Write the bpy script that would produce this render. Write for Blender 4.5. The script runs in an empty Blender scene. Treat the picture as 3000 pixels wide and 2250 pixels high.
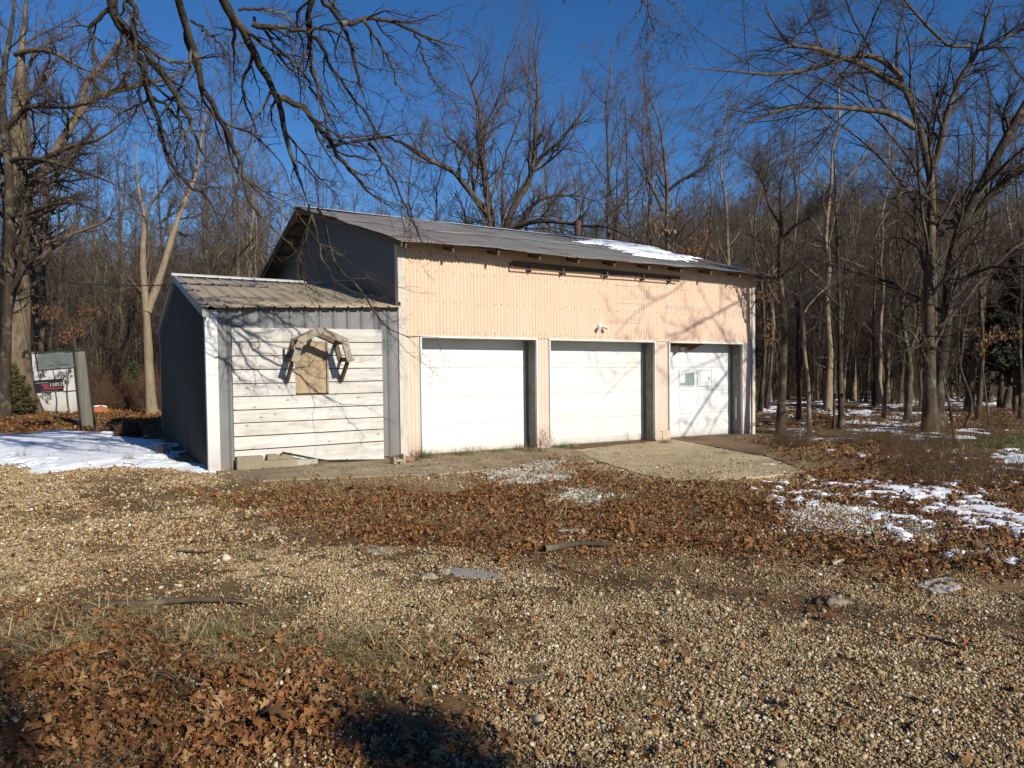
import bpy, math, random
import numpy as np
from mathutils import Vector, Matrix

# ------------------------------------------------------------------ camera, sky, sun, exposure
SC = bpy.context.scene
COL = SC.collection
F, PITCH, CAMH = 2107.0, -0.0257, 1.58
cam = bpy.data.cameras.new('camera')
cam.sensor_width = 36.0
cam.lens = F / 3000.0 * 36.0
cam.clip_end = 2000.0
cam.clip_start = 0.05
camo = bpy.data.objects.new('camera', cam)
COL.objects.link(camo)
camo.location = (0, 0, CAMH)
camo.rotation_euler = (math.pi / 2 + PITCH, 0, 0)
SC.camera = camo

SUN_EL = math.radians(27.0)
SUN_DIR = np.array([0.645, -0.764, 0.0])
SUN_DIR = SUN_DIR / np.linalg.norm(SUN_DIR) * math.cos(SUN_EL)
SUN_DIR[2] = math.sin(SUN_EL)
w = bpy.data.worlds.new('World')
SC.world = w
w.use_nodes = True
sky = w.node_tree.nodes.new('ShaderNodeTexSky')
sky.sky_type = 'NISHITA'
sky.sun_disc = False
sky.sun_elevation = SUN_EL
sky.sun_rotation = math.atan2(SUN_DIR[0], SUN_DIR[1])
sky.altitude = 300
sky.air_density = 1.0
sky.dust_density = 0.0
sky.ozone_density = 5.0
bg = w.node_tree.nodes['Background']
hs = w.node_tree.nodes.new('ShaderNodeHueSaturation')
hs.inputs['Saturation'].default_value = 1.2
hs.inputs['Hue'].default_value = 0.506
w.node_tree.links.new(sky.outputs[0], hs.inputs['Color'])
w.node_tree.links.new(hs.outputs[0], bg.inputs[0])
bg.inputs[1].default_value = 0.084
sl = bpy.data.lights.new('sun', 'SUN')
sl.energy = 5.0
sl.angle = math.radians(0.55)
sl.color = (1.0, 0.925, 0.80)
so = bpy.data.objects.new('sun', sl)
COL.objects.link(so)
so.rotation_euler = Vector(SUN_DIR).to_track_quat('Z', 'Y').to_euler()
so.location = (20, -20, 30)
SC.view_settings.view_transform = 'Standard'
SC.view_settings.look = 'None'
SC.view_settings.exposure = 0.30
SC.view_settings.gamma = 1.0
SC.view_settings.use_curve_mapping = False
SC.cycles.max_bounces = 6
SC.cycles.transparent_max_bounces = 4

rng = np.random.default_rng(11)
random.seed(5)

# ------------------------------------------------------------------ geometry of the place
cP, sP = math.cos(PITCH), math.sin(PITCH)


def at(px, py, Y):
    a = (px - 1500.0) / F
    z = -(py - 1125.0) / F
    yw = cP - z * sP
    zw = sP + z * cP
    k = Y / yw
    return np.array([a * k, Y, CAMH + zw * k])


def gnd(px, py, z=0.0):
    a = (px - 1500.0) / F
    zz = -(py - 1125.0) / F
    yw = cP - zz * sP
    zw = sP + zz * cP
    k = (z - CAMH) / zw
    return np.array([a * k, yw * k, z])


TH = 0.5323
U = np.array([math.cos(TH), math.sin(TH), 0.0])
V = np.array([-math.sin(TH), math.cos(TH), 0.0])
O = np.array([-1.867, 12.156, 0.0])
LEAN = 0.0140
L, HD, REC = 8.65, 2.048, 0.33


def lw(t, d, z):                 # building frame -> world
    return O + (t - LEAN * z) * U + d * V + np.array([0, 0, z])


def face(px, py, d=0.0):         # pixel -> (t, z) on the facade plane pushed by d
    a = (px - 1500.0) / F
    zz = -(py - 1125.0) / F
    r = np.array([a, cP - zz * sP, sP + zz * cP])
    c = np.array([0, 0, CAMH]) - O
    k = (d - c @ V) / (r @ V)
    p = c + k * r
    return (p @ U + LEAN * p[2], p[2])


# ------------------------------------------------------------------ helpers
def tag(o, label=None, cat=None, group=None, kind=None):
    if label: o['label'] = label
    if cat: o['category'] = cat
    if group: o['group'] = group
    if kind: o['kind'] = kind
    return o


def link(o, parent=None):
    COL.objects.link(o)
    if parent is not None:
        o.parent = parent
    return o


def empty(name, loc=(0, 0, 0), rz=0.0, **k):
    o = bpy.data.objects.new(name, None)
    o.location = loc
    o.rotation_euler = (0, 0, rz)
    o.empty_display_size = 0.2
    link(o)
    return tag(o, **k)


def np_mesh(name, V3, faces, mats=None, smooth=False, midx=None):
    """faces: list of int arrays (n,k)"""
    me = bpy.data.meshes.new(name)
    V3 = np.asarray(V3, dtype=np.float32).reshape(-1, 3)
    me.vertices.add(len(V3))
    me.vertices.foreach_set('co', V3.ravel())
    faces = [np.asarray(f, dtype=np.int32) for f in faces if len(f)]
    if faces:
        loops = np.concatenate([f.ravel() for f in faces])
        tot = np.concatenate([np.full(len(f), f.shape[1], dtype=np.int32) for f in faces])
        st = np.concatenate([[0], np.cumsum(tot)[:-1]]).astype(np.int32)
        me.loops.add(len(loops))
        me.loops.foreach_set('vertex_index', loops)
        me.polygons.add(len(tot))
        me.polygons.foreach_set('loop_start', st)
        me.polygons.foreach_set('loop_total', tot)
        if smooth:
            me.polygons.foreach_set('use_smooth', np.ones(len(tot), dtype=bool))
        if midx is not None:
            me.polygons.foreach_set('material_index', np.asarray(midx, dtype=np.int32))
    for m in (mats if isinstance(mats, (list, tuple)) else [mats]):
        if m is not None:
            me.materials.append(m)
    me.update(calc_edges=True)
    me.validate()
    return me


class MB:
    """collects boxes, quads and prisms; every shape keeps its own corners"""
    def __init__(s, shear=False):
        s.v, s.f = [], []
        s.shear = shear

    def pt(s, p):
        if s.shear:
            return (p[0] - LEAN * p[2], p[1], p[2])
        return tuple(p)

    def hexa(s, c):              # 8 corners: bottom 4 ccw, top 4 ccw
        b = len(s.v)
        s.v += [s.pt(p) for p in c]
        for q in ((3, 2, 1, 0), (4, 5, 6, 7), (0, 1, 5, 4), (1, 2, 6, 5), (2, 3, 7, 6), (3, 0, 4, 7)):
            s.f.append(tuple(b + i for i in q))
        return s

    def box(s, x0, x1, y0, y1, z0, z1):
        return s.hexa([(x0, y0, z0), (x1, y0, z0), (x1, y1, z0), (x0, y1, z0),
                       (x0, y0, z1), (x1, y0, z1), (x1, y1, z1), (x0, y1, z1)])

    def bar(s, a, b, w, h, up=(0, 0, 1)):   # box beam between two points
        a, b, up = np.array(a, float), np.array(b, float), np.array(up, float)
        t = b - a
        t = t / np.linalg.norm(t)
        n = np.cross(t, up)
        n = n / (np.linalg.norm(n) + 1e-9) * w / 2
        m = np.cross(n, t)
        m = m / (np.linalg.norm(m) + 1e-9) * h / 2
        c = [a - n - m, a + n - m, b + n - m, b - n - m, a - n + m, a + n + m, b + n + m, b - n + m]
        return s.hexa(c)

    def prism(s, poly, y0, y1):  # polygon in (x,z), extruded along y
        b = len(s.v)
        n = len(poly)
        s.v += [s.pt((x, y0, z)) for x, z in poly] + [s.pt((x, y1, z)) for x, z in poly]
        s.f.append(tuple(b + i for i in range(n)))
        s.f.append(tuple(b + n + i for i in reversed(range(n))))
        for i in range(n):
            j = (i + 1) % n
            s.f.append((b + j, b + i, b + n + i, b + n + j))
        return s

    def cyl(s, a, b, r0, r1, n=12, cap=True):
        a, b = np.array(a, float), np.array(b, float)
        t = (b - a) / np.linalg.norm(b - a)
        ref = np.array([1., 0, 0]) if abs(t[0]) < .8 else np.array([0, 1., 0])
        u = np.cross(t, ref); u /= np.linalg.norm(u)
        v = np.cross(t, u)
        k = len(s.v)
        for i in range(n):
            an = 2 * math.pi * i / n
            d = math.cos(an) * u + math.sin(an) * v
            s.v.append(s.pt(a + d * r0)); s.v.append(s.pt(b + d * r1))
        for i in range(n):
            j = (i + 1) % n
            s.f.append((k + 2 * i, k + 2 * i + 1, k + 2 * j + 1, k + 2 * j))
        if cap:
            s.f.append(tuple(k + 2 * i for i in range(n)))
            s.f.append(tuple(k + 2 * i + 1 for i in reversed(range(n))))
        return s

    def build(s, name, mat, parent=None, bevel=0.0, smooth=False):
        me = bpy.data.meshes.new(name)
        me.from_pydata([tuple(map(float, p)) for p in s.v], [], s.f)
        me.materials.append(mat)
        if smooth:
            me.polygons.foreach_set('use_smooth', np.ones(len(me.polygons), dtype=bool))
        me.update()
        o = bpy.data.objects.new(name, me)
        link(o, parent)
        if bevel:
            b = o.modifiers.new('bevel', 'BEVEL')
            b.width = bevel
            b.segments = 1
            b.limit_method = 'ANGLE'
        return o


def obj(name, me, parent=None, **k):
    o = bpy.data.objects.new(name, me)
    link(o, parent)
    return tag(o, **k)


# numpy noise
def _h(ix, iy, seed):
    n = (ix.astype(np.int64) * 374761393 + iy.astype(np.int64) * 668265263 + seed * 982451653) & 0xffffffff
    n = ((n ^ (n >> 13)) * 1274126177) & 0xffffffff
    n = (n ^ (n >> 16)) & 0xffffffff
    return n / 4294967295.0


def vnoise(x, y, seed=0):
    ix, iy = np.floor(x), np.floor(y)
    fx, fy = x - ix, y - iy
    fx, fy = fx * fx * (3 - 2 * fx), fy * fy * (3 - 2 * fy)
    a, b = _h(ix, iy, seed), _h(ix + 1, iy, seed)
    c, d = _h(ix, iy + 1, seed), _h(ix + 1, iy + 1, seed)
    return (a * (1 - fx) + b * fx) * (1 - fy) + (c * (1 - fx) + d * fx) * fy


def fbm(x, y, f=1.0, octv=4, seed=0):
    s = 0; a = 1; t = 0
    for i in range(octv):
        s = s + a * vnoise(x * f + 17.3 * i, y * f - 9.1 * i, seed + i)
        t += a
        a *= .55; f *= 2.03
    return s / t


def sdist(x, y, poly):           # signed distance, inside positive
    P = np.asarray(poly, float)
    ins = np.zeros(x.shape, bool)
    dm = np.full(x.shape, 1e9)
    n = len(P)
    for i in range(n):
        x0, y0 = P[i]; x1, y1 = P[(i + 1) % n]
        dx, dy = x1 - x0, y1 - y0
        t = np.clip(((x - x0) * dx + (y - y0) * dy) / (dx * dx + dy * dy + 1e-12), 0, 1)
        dm = np.minimum(dm, np.hypot(x - x0 - t * dx, y - y0 - t * dy))
        c = ((y0 > y) != (y1 > y)) & (x < (x1 - x0) * (y - y0) / ((y1 - y0) if y1 != y0 else 1e-9) + x0)
        ins ^= c
    return np.where(ins, dm, -dm)


def gp(*pts):                    # pixel outline of something lying on the ground -> world outline
    return [tuple(gnd(a, b)[:2]) for a, b in pts]


# ------------------------------------------------------------------ materials
class M:
    def __init__(s, name, rough=.7, spec=.3, coord='Object', metal=0.0):
        s.m = bpy.data.materials.new(name)
        s.m.use_nodes = True
        s.nt = s.m.node_tree
        s.b = s.nt.nodes['Principled BSDF']
        s.b.inputs['Roughness'].default_value = rough
        s.b.inputs['Specular IOR Level'].default_value = spec
        s.b.inputs['Metallic'].default_value = metal
        if coord == 'World':
            s.co = s.n('ShaderNodeNewGeometry').outputs['Position']
        else:
            s.co = s.n('ShaderNodeTexCoord').outputs[coord]

    def n(s, t, **k):
        nd = s.nt.nodes.new(t)
        for a, b in k.items():
            setattr(nd, a, b)
        return nd

    def set(s, sock, val):
        if hasattr(val, 'is_linked') or isinstance(val, bpy.types.NodeSocket):
            s.nt.links.new(val, sock)
        else:
            if isinstance(val, (tuple, list)) and len(val) == 3 and sock.type == 'RGBA':
                val = (*val, 1)
            sock.default_value = val

    def map(s, scale=(1, 1, 1), loc=(0, 0, 0), co=None):
        nd = s.n('ShaderNodeMapping')
        s.set(nd.inputs['Vector'], co or s.co)
        nd.inputs['Scale'].default_value = scale
        nd.inputs['Location'].default_value = loc
        return nd.outputs[0]

    def noise(s, scale=5, det=4, rough=.55, vec=None, out=0, dist=0.0):
        nd = s.n('ShaderNodeTexNoise')
        s.set(nd.inputs['Vector'], vec or s.co)
        nd.inputs['Scale'].default_value = scale
        nd.inputs['Detail'].default_value = det
        nd.inputs['Roughness'].default_value = rough
        nd.inputs['Distortion'].default_value = dist
        return nd.outputs[out]

    def vor(s, scale=5, vec=None, out='Distance', feat='F1', rnd=1.0):
        nd = s.n('ShaderNodeTexVoronoi', feature=feat)
        s.set(nd.inputs['Vector'], vec or s.co)
        nd.inputs['Scale'].default_value = scale
        nd.inputs['Randomness'].default_value = rnd
        return nd.outputs[out]

    def ramp(s, fac, stops, interp='LINEAR'):
        nd = s.n('ShaderNodeValToRGB')
        s.set(nd.inputs[0], fac)
        cr = nd.color_ramp
        cr.interpolation = interp
        while len(cr.elements) < len(stops):
            cr.elements.new(.5)
        for e, (p, c) in zip(cr.elements, stops):
            e.position = p
            e.color = (c, c, c, 1) if isinstance(c, (int, float)) else (*c, 1)
        return nd.outputs[0]

    def mix(s, fac, a, b, mode='MIX'):
        nd = s.n('ShaderNodeMix', data_type='RGBA', blend_type=mode)
        s.set(nd.inputs[0], fac)
        s.set(nd.inputs[6], a)
        s.set(nd.inputs[7], b)
        return nd.outputs[2]

    def math(s, op, a, b=0.0, clamp=False):
        nd = s.n('ShaderNodeMath', operation=op, use_clamp=clamp)
        s.set(nd.inputs[0], a)
        s.set(nd.inputs[1], b)
        return nd.outputs[0]

    def attr(s, name, out='Color'):
        nd = s.n('ShaderNodeAttribute')
        nd.attribute_name = name
        return nd.outputs[out]

    def rand(s):
        return s.n('ShaderNodeObjectInfo').outputs['Random']

    def sep(s, vec=None):
        nd = s.n('ShaderNodeSeparateXYZ')
        s.set(nd.inputs[0], vec or s.co)
        return nd.outputs

    def color(s, c):
        s.set(s.b.inputs['Base Color'], c)
        return s

    def bump(s, h, strength=.3, dist=.01):
        nd = s.n('ShaderNodeBump')
        s.set(nd.inputs['Height'], h)
        nd.inputs['Strength'].default_value = strength
        nd.inputs['Distance'].default_value = dist
        s.nt.links.new(nd.outputs[0], s.b.inputs['Normal'])
        return s


def grime(m, c, col, z0=.55, amt=.8, sc=5):
    zz_ = m.sep()[2]
    g_ = m.math('SUBTRACT', 1.0, m.math('DIVIDE', zz_, z0), True)
    g_ = m.math('MULTIPLY', m.math('POWER', g_, 1.6), m.ramp(m.noise(sc, 6, .7), [(.3, .25), (.62, 1)]))
    return m.mix(m.math('MULTIPLY', g_, amt, True), c, col)


def metal_paint(name, c1, c2, rough=.5, stain=None, st_scale=3.0, spec=.35):
    m = M(name, rough, spec)
    n1 = m.noise(2.2, 5)
    c = m.mix(m.ramp(n1, [(.3, 0), (.7, 1)]), c1, c2)
    streak = m.noise(6, 4, vec=m.map((3.0, 3.0, .25)))
    c = m.mix(m.ramp(streak, [(.55, 0), (.8, .35)]), c, tuple(x * .78 for x in c1))
    if stain:
        s = m.noise(st_scale, 6, .7)
        c = m.mix(m.ramp(s, [(.64, 0), (.72, .8)]), c, stain)
    if name in ('pale_peach_paint', 'grey_metal', 'charcoal_metal', 'white_trim'):
        c = grime(m, c, (.22, .16, .10), .5, .75)
    if name == 'peach_paint':
        xyz = m.sep()
        band = m.math('SUBTRACT', 1.0, m.math('MULTIPLY', m.math('ABSOLUTE', m.math('SUBTRACT', m.math('ADD', xyz[2], m.math('MULTIPLY', xyz[0], .02)), 2.93)), 9.0), True)
        on = m.math('MULTIPLY', band, m.math('GREATER_THAN', xyz[0], 5.9))
        on = m.math('MULTIPLY', on, m.ramp(m.noise(7, 5, .8, vec=m.map((2.4, 1, 1))), [(.47, 0), (.58, .8)]))
        c = m.mix(on, c, (.30, .29, .30))
        dots = m.vor(2.6, vec=m.map((1, .2, 1.4)))
        c = m.mix(m.ramp(dots, [(.018, .8), (.03, 0)]), c, (.22, .16, .12))
        runs = m.noise(1, 5, .7, vec=m.map((9, 1, .45), (4, 0, 0)))
        c = m.mix(m.ramp(runs, [(.56, 0), (.74, .45)]), c, (.56, .37, .26))
    m.color(c)
    m.bump(m.noise(9, 3), .12, .01)
    return m.m


MAT = {}
MAT['peach'] = metal_paint('peach_paint', (.60, .432, .318), (.635, .465, .35), .55, (.50, .35, .25), 7.0, .2)
MAT['pale_peach'] = metal_paint('pale_peach_paint', (.58, .455, .365), (.62, .50, .41), .55, (.42, .34, .28), 5.0, .2)
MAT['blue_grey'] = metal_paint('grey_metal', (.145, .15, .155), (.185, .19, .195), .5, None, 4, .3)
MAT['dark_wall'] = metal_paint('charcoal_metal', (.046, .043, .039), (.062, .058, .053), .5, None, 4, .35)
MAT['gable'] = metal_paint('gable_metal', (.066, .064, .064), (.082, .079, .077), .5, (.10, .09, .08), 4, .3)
MAT['white_trim'] = metal_paint('white_trim', (.54, .54, .52), (.60, .60, .58), .45, (.45, .42, .36), 8)
MAT['grey_trim'] = metal_paint('grey_trim', (.17, .18, .19), (.22, .23, .24), .45)
MAT['black_metal'] = metal_paint('black_metal', (.02, .02, .022), (.04, .04, .04), .5)


def _roof():
    m = M('galvanised_roof', .7, .15)
    n = m.noise(1.5, 5, vec=m.map((.5, 2, 2)))
    c = m.mix(m.ramp(n, [(.3, 0), (.7, 1)]), (.15, .155, .15), (.21, .215, .205))
    dk = m.noise(3.5, 5, .6, vec=m.map((.5, 1.6, 1.6), (9, 0, 0)))
    c = m.mix(m.ramp(dk, [(.55, 0), (.75, .8)]), c, (.11, .11, .115))
    far_ = m.ramp(m.math('ADD', m.math('DIVIDE', m.sep()[0], 9.0), m.math('MULTIPLY', m.math('SUBTRACT', m.noise(1.1, 4), .5), .35)), [(.62, 0), (.86, .7)])
    c = m.mix(far_, c, (.085, .09, .10))
    r = m.noise(2.6, 6, .68, vec=m.map((.42, 1.9, 1.9), (3, 1, 0)))
    rr = m.ramp(r, [(.56, 0), (.60, 1)])
    c = m.mix(rr, c, m.mix(m.noise(20, 3), (.12, .035, .018), (.20, .07, .035)))
    m.color(c)
    m.set(m.b.inputs['Roughness'], m.ramp(rr, [(0, .65), (1, .9)]))
    m.bump(m.noise(14, 4), .2, .01)
    return m.m


MAT['roof'] = _roof()


def _shedroof():
    m = M('taupe_metal_roof', .65, .2)
    n = m.noise(2.0, 5, vec=m.map((2, .5, .5)))
    c = m.mix(m.ramp(n, [(.3, 0), (.7, 1)]), (.29, .235, .155), (.37, .305, .21))
    d = m.noise(5, 5, .7, vec=m.map((2, .4, .4)))
    c = m.mix(m.ramp(d, [(.55, 0), (.8, .6)]), c, (.20, .17, .13))
    m.color(c)
    m.bump(m.noise(8, 3), .1, .01)
    return m.m


MAT['shed_roof'] = _shedroof()


def _snow(name='snow', c1=(.80, .84, .90), c2=(.88, .90, .93)):
    m = M(name, .6, .25, 'World')
    n = m.noise(1.3, 6, .6)
    c = m.mix(n, c1, c2)
    d = m.noise(9, 5, .7)
    c = m.mix(m.ramp(d, [(.66, 0), (.74, .55)]), c, (.38, .31, .24))
    m.color(c)
    h = m.math('ADD', m.noise(3, 4), m.math('MULTIPLY', m.noise(25, 4), .3))
    m.bump(h, .5, .06)
    m.b.inputs['Subsurface Weight'].default_value = .0
    return m.m


MAT['snow'] = _snow()
MAT['roof_snow'] = _snow('roof_snow', (.86, .88, .92), (.9, .92, .95))


def _door(name, c):
    m = M(name, .45, .3)
    n = m.noise(2.5, 5, .6)
    cc = m.mix(m.ramp(n, [(.35, 0), (.75, 1)]), c, tuple(x * .93 for x in c))
    st = m.noise(5, 4, vec=m.map((4, 4, .3)))
    cc = m.mix(m.ramp(st, [(.6, 0), (.85, .35)]), cc, (.55, .54, .48))
    cc = grime(m, cc, (.50, .48, .37), 1.1, .35, 3)
    cc = grime(m, cc, (.24, .19, .13), .16, .8, 8)
    m.color(cc)
    m.bump(m.noise(3, 3), .10, .02)
    return m.m


MAT['door1'] = _door('white_door', (.66, .66, .65))
MAT['door2'] = _door('cream_door', (.63, .635, .60))
MAT['door3'] = _door('old_white_door', (.62, .63, .635))


def _wood(name, c1, c2, knots=True, axis=0, grain=14, patch=(.42, .40, .37), rough=.85, dark=(.12, .09, .06)):
    m = M(name, rough, .15)
    sc = [grain, grain, grain]
    sc[axis] = grain * .06
    r = m.rand()
    off = m.n('ShaderNodeCombineXYZ')
    for i in range(3):
        m.set(off.inputs[i], m.math('MULTIPLY', r, 37.0 + 11 * i))
    add = m.n('ShaderNodeVectorMath', operation='ADD')
    m.set(add.inputs[0], m.co); m.set(add.inputs[1], off.outputs[0])
    co = add.outputs[0]
    g = m.noise(1.0, 6, .65, vec=m.map(sc, co=co), dist=.4)
    c = m.mix(m.ramp(g, [(.35, 0), (.65, 1)]), c1, c2)
    sp = [1.6, 1.6, 5]
    if axis == 2: sp = [5, 5, 1.2]
    p = m.noise(1.0, 4, .6, vec=m.map(sp, co=co))
    c = m.mix(m.ramp(p, [(.52, 0), (.72, .75)]), c, patch)
    if knots:
        kn = m.vor(1.0, vec=m.map((3.3, 3.3, 6.5), co=co))
        c = m.mix(m.ramp(kn, [(.06, .8), (.13, 0)]), c, (.22, .17, .13))
        c = m.mix(m.ramp(m.vor(1.0, vec=m.map((1.9, 1.9, 5.2), (3, 3, 3), co=co)), [(.05, .5), (.22, 0)]), c, (.36, .32, .27))
        kn2 = m.vor(1.0, vec=m.map((7, 7, 14), co=co), out='Color')
    c = m.mix(m.math('MULTIPLY', r, .35), c, patch)
    st = m.noise(1.0, 5, .7, vec=m.map([x * 1.7 for x in sc], (5, 5, 5), co=co))
    c = m.mix(m.ramp(st, [(.62, 0), (.74, .5)]), c, dark)
    m.color(c)
    m.bump(g, .35, .006)
    return m.m


MAT['plank'] = _wood('whitewashed_plank', (.47, .45, .41), (.63, .615, .575), True, 0, 14, (.33, .31, .285), .8, (.20, .17, .14))
MAT['grey_wood'] = _wood('weathered_wood', (.34, .31, .27), (.46, .43, .38), False, 0, 16, (.26, .24, .22))
MAT['grey_wood_v'] = _wood('weathered_post', (.50, .46, .40), (.62, .58, .51), False, 2, 16, (.30, .27, .24))
MAT['frame_wood'] = _wood('frame_wood', (.30, .26, .195), (.41, .36, .28), True, 2, 16, (.18, .155, .12))
MAT['shaded_frame_wood'] = _wood('shaded_frame_wood', (.13, .095, .062), (.19, .145, .10), False, 1, 14, (.09, .07, .05))  # darker frame wood for the hood's shaded members, shade put into the colour
MAT['dark_wood'] = _wood('dark_wood', (.10, .07, .05), (.15, .11, .08), False, 0, 14, (.07, .05, .04))
MAT['pole_wood'] = _wood('pole_wood', (.13, .12, .095), (.22, .20, .15), False, 2, 12, (.05, .055, .05), .9, (.06, .06, .05))


def _osb(name, a, b, c3):
    m = M(name, .85, .15)
    ch = m.vor(1.0, vec=m.map((26, 26, 11)), out='Color')
    s = m.n('ShaderNodeSeparateColor'); m.set(s.inputs[0], ch)
    c = m.mix(s.outputs[0], a, b)
    d = m.noise(3, 6, .7)
    c = m.mix(m.ramp(d, [(.5, 0), (.75, .8)]), c, c3)
    m.color(c)
    m.bump(s.outputs[1], .4, .004)
    return m.m


MAT['osb'] = _osb('chip_board', (.30, .225, .135), (.39, .305, .20), (.19, .14, .09))
MAT['jamb'] = _osb('old_jamb_board', (.17, .16, .125), (.25, .235, .19), (.085, .07, .05))


def _concrete(name, a, b, stain, rough=.9):
    m = M(name, rough, .15, 'World')
    n = m.noise(.9, 6, .65)
    c = m.mix(m.ramp(n, [(.35, 0), (.65, 1)]), a, b)
    f = m.noise(60, 4, .7)
    c = m.mix(m.ramp(f, [(.35, .35), (.6, 0)]), c, stain)
    s = m.noise(2.4, 6, .75)
    c = m.mix(m.ramp(s, [(.53, 0), (.7, .8)]), c, stain)
    ck = m.vor(.75, vec=m.n('ShaderNodeVectorMath', operation='ADD').outputs[0], feat='DISTANCE_TO_EDGE')
    va_ = ck.node.inputs['Vector'].links[0].from_node
    m.set(va_.inputs[0], m.co); m.set(va_.inputs[1], m.noise(2.0, 5, .7, out=1))
    if name in ('sandy_concrete', 'stained_concrete', 'dirty_apron'):
        c = m.mix(m.ramp(ck, [(.004, .85), (.012, 0)]), c, (.07, .055, .035))
    big = m.noise(.55, 5, .65, vec=m.map((1, 1, 1), (7, 3, 0)))
    c = m.mix(m.ramp(big, [(.42, .65), (.56, 0)]), c, stain)
    sp = m.vor(38)
    c = m.mix(m.ramp(sp, [(.12, .7), (.2, 0)]), c, (.58, .54, .46))
    m.color(c)
    m.bump(m.math('ADD', m.noise(45, 5, .7), m.math('MULTIPLY', n, 2.0)), .55, .012)
    return m.m


MAT['slab_sand'] = _concrete('sandy_concrete', (.42, .335, .205), (.50, .41, .27), (.31, .235, .14))
MAT['slab_brown'] = _concrete('stained_concrete', (.165, .105, .055), (.24, .165, .095), (.075, .05, .03))
MAT['slab_dirt'] = _concrete('dirty_apron', (.27, .215, .135), (.40, .33, .22), (.17, .13, .08))
MAT['block'] = _concrete('block_concrete', (.33, .285, .19), (.43, .375, .26), (.18, .15, .10))
MAT['brick'] = _concrete('brick', (.36, .15, .09), (.45, .22, .14), (.20, .12, .08))
MAT['stone'] = _concrete('stone', (.24, .205, .15), (.34, .30, .23), (.14, .11, .08))
MAT['grey_stone'] = _concrete('grey_stone', (.29, .275, .24), (.38, .365, .32), (.18, .15, .11))
MAT['ice'] = _concrete('dirty_ice', (.55, .58, .58), (.68, .70, .70), (.36, .32, .24), .35)


def _bark(name, a, b, lich=None, sc=9):
    m = M(name, .9, .1, 'World')
    g = m.noise(1.0, 6, .7, vec=m.map((sc, sc, sc * .22)), dist=.5)
    c = m.mix(m.ramp(g, [(.35, 0), (.65, 1)]), a, b)
    if lich:
        l = m.noise(2.3, 5, .7)
        c = m.mix(m.ramp(l, [(.52, 0), (.62, .8)]), c, lich)
    m.color(c)
    m.bump(g, .8, .02)
    return m.m


MAT['bark_tan'] = _bark('bark_tan', (.16, .12, .075), (.27, .21, .14), (.22, .20, .145), 10)
MAT['bark_big'] = _bark('bark_pale', (.085, .066, .044), (.19, .15, .10), (.05, .042, .03), 7)
MAT['bark_dark'] = _bark('bark_dark', (.025, .02, .015), (.065, .05, .035), (.13, .115, .075), 9)
MAT['bark_oak'] = _bark('bark_oak', (.025, .02, .015), (.07, .057, .038), (.17, .155, .095), 14)
MAT['bark_mid'] = _bark('bark_mid', (.045, .035, .024), (.11, .085, .058), (.16, .14, .095), 12)
MAT['twig'] = _bark('twig', (.075, .056, .045), (.12, .092, .073))
MAT['twig_dark'] = _bark('twig_dark', (.035, .027, .021), (.07, .054, .042), (.13, .115, .08), 5)
MAT['twig_wood'] = _bark('woods_twig', (.072, .056, .044), (.125, .10, .078), None)


def _leafmat(name, cols, rough=.65, trans=.0):
    m = M(name, rough, .3)
    r = m.rand()
    m.color(m.mix(m.ramp(m.noise(30, 3), [(.4, 0), (.7, .4)]), m.ramp(r, [(i / max(1, len(cols) - 1), c) for i, c in enumerate(cols)]), (.07, .035, .015)))
    return m.m


MAT['leaf'] = _leafmat('fallen_oak_leaf', [(.06, .023, .008), (.17, .064, .016), (.27, .125, .036), (.11, .05, .018), (.23, .08, .020), (.33, .19, .075), (.18, .10, .042), (.27, .12, .036), (.08, .038, .015)])
MAT['dead_leaf'] = _leafmat('clinging_leaf', [(.13, .06, .025), (.22, .115, .05), (.17, .08, .035), (.28, .17, .08)])
MAT['pebble'] = _leafmat('gravel_stone', [(.20, .13, .055), (.31, .205, .09), (.46, .34, .17), (.32, .21, .09), (.60, .50, .32), (.15, .095, .045), (.46, .35, .19), (.74, .68, .55)], .8)
MAT['pebble_white'] = _leafmat('pale_stone', [(.42, .39, .32), (.60, .58, .50), (.52, .49, .40), (.70, .68, .62), (.35, .30, .22)], .8)
MAT['straw'] = _leafmat('dry_grass', [(.30, .24, .11), (.42, .35, .17), (.22, .17, .08), (.36, .30, .15)], .7)
MAT['grass'] = _leafmat('green_grass', [(.07, .11, .025), (.13, .17, .045), (.19, .20, .07), (.09, .13, .03)], .6)
MAT['brush'] = _leafmat('brown_brush', [(.09, .048, .024), (.15, .085, .042), (.11, .07, .038), (.065, .043, .027)], .8)
MAT['cedar'] = _leafmat('cedar_green', [(.035, .055, .015), (.06, .075, .02), (.05, .055, .02), (.10, .085, .03)], .7)
MAT['cedar_dark'] = _leafmat('dark_cedar', [(.012, .022, .010), (.022, .034, .012), (.03, .035, .015)], .7)


def flat(name, c, rough=.6, spec=.3):
    m = M(name, rough, spec)
    n = m.noise(6, 4, .6)
    m.color(m.mix(m.ramp(n, [(.35, 0), (.7, 1)]), c, tuple(x * .75 for x in c)))
    return m.m


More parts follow.
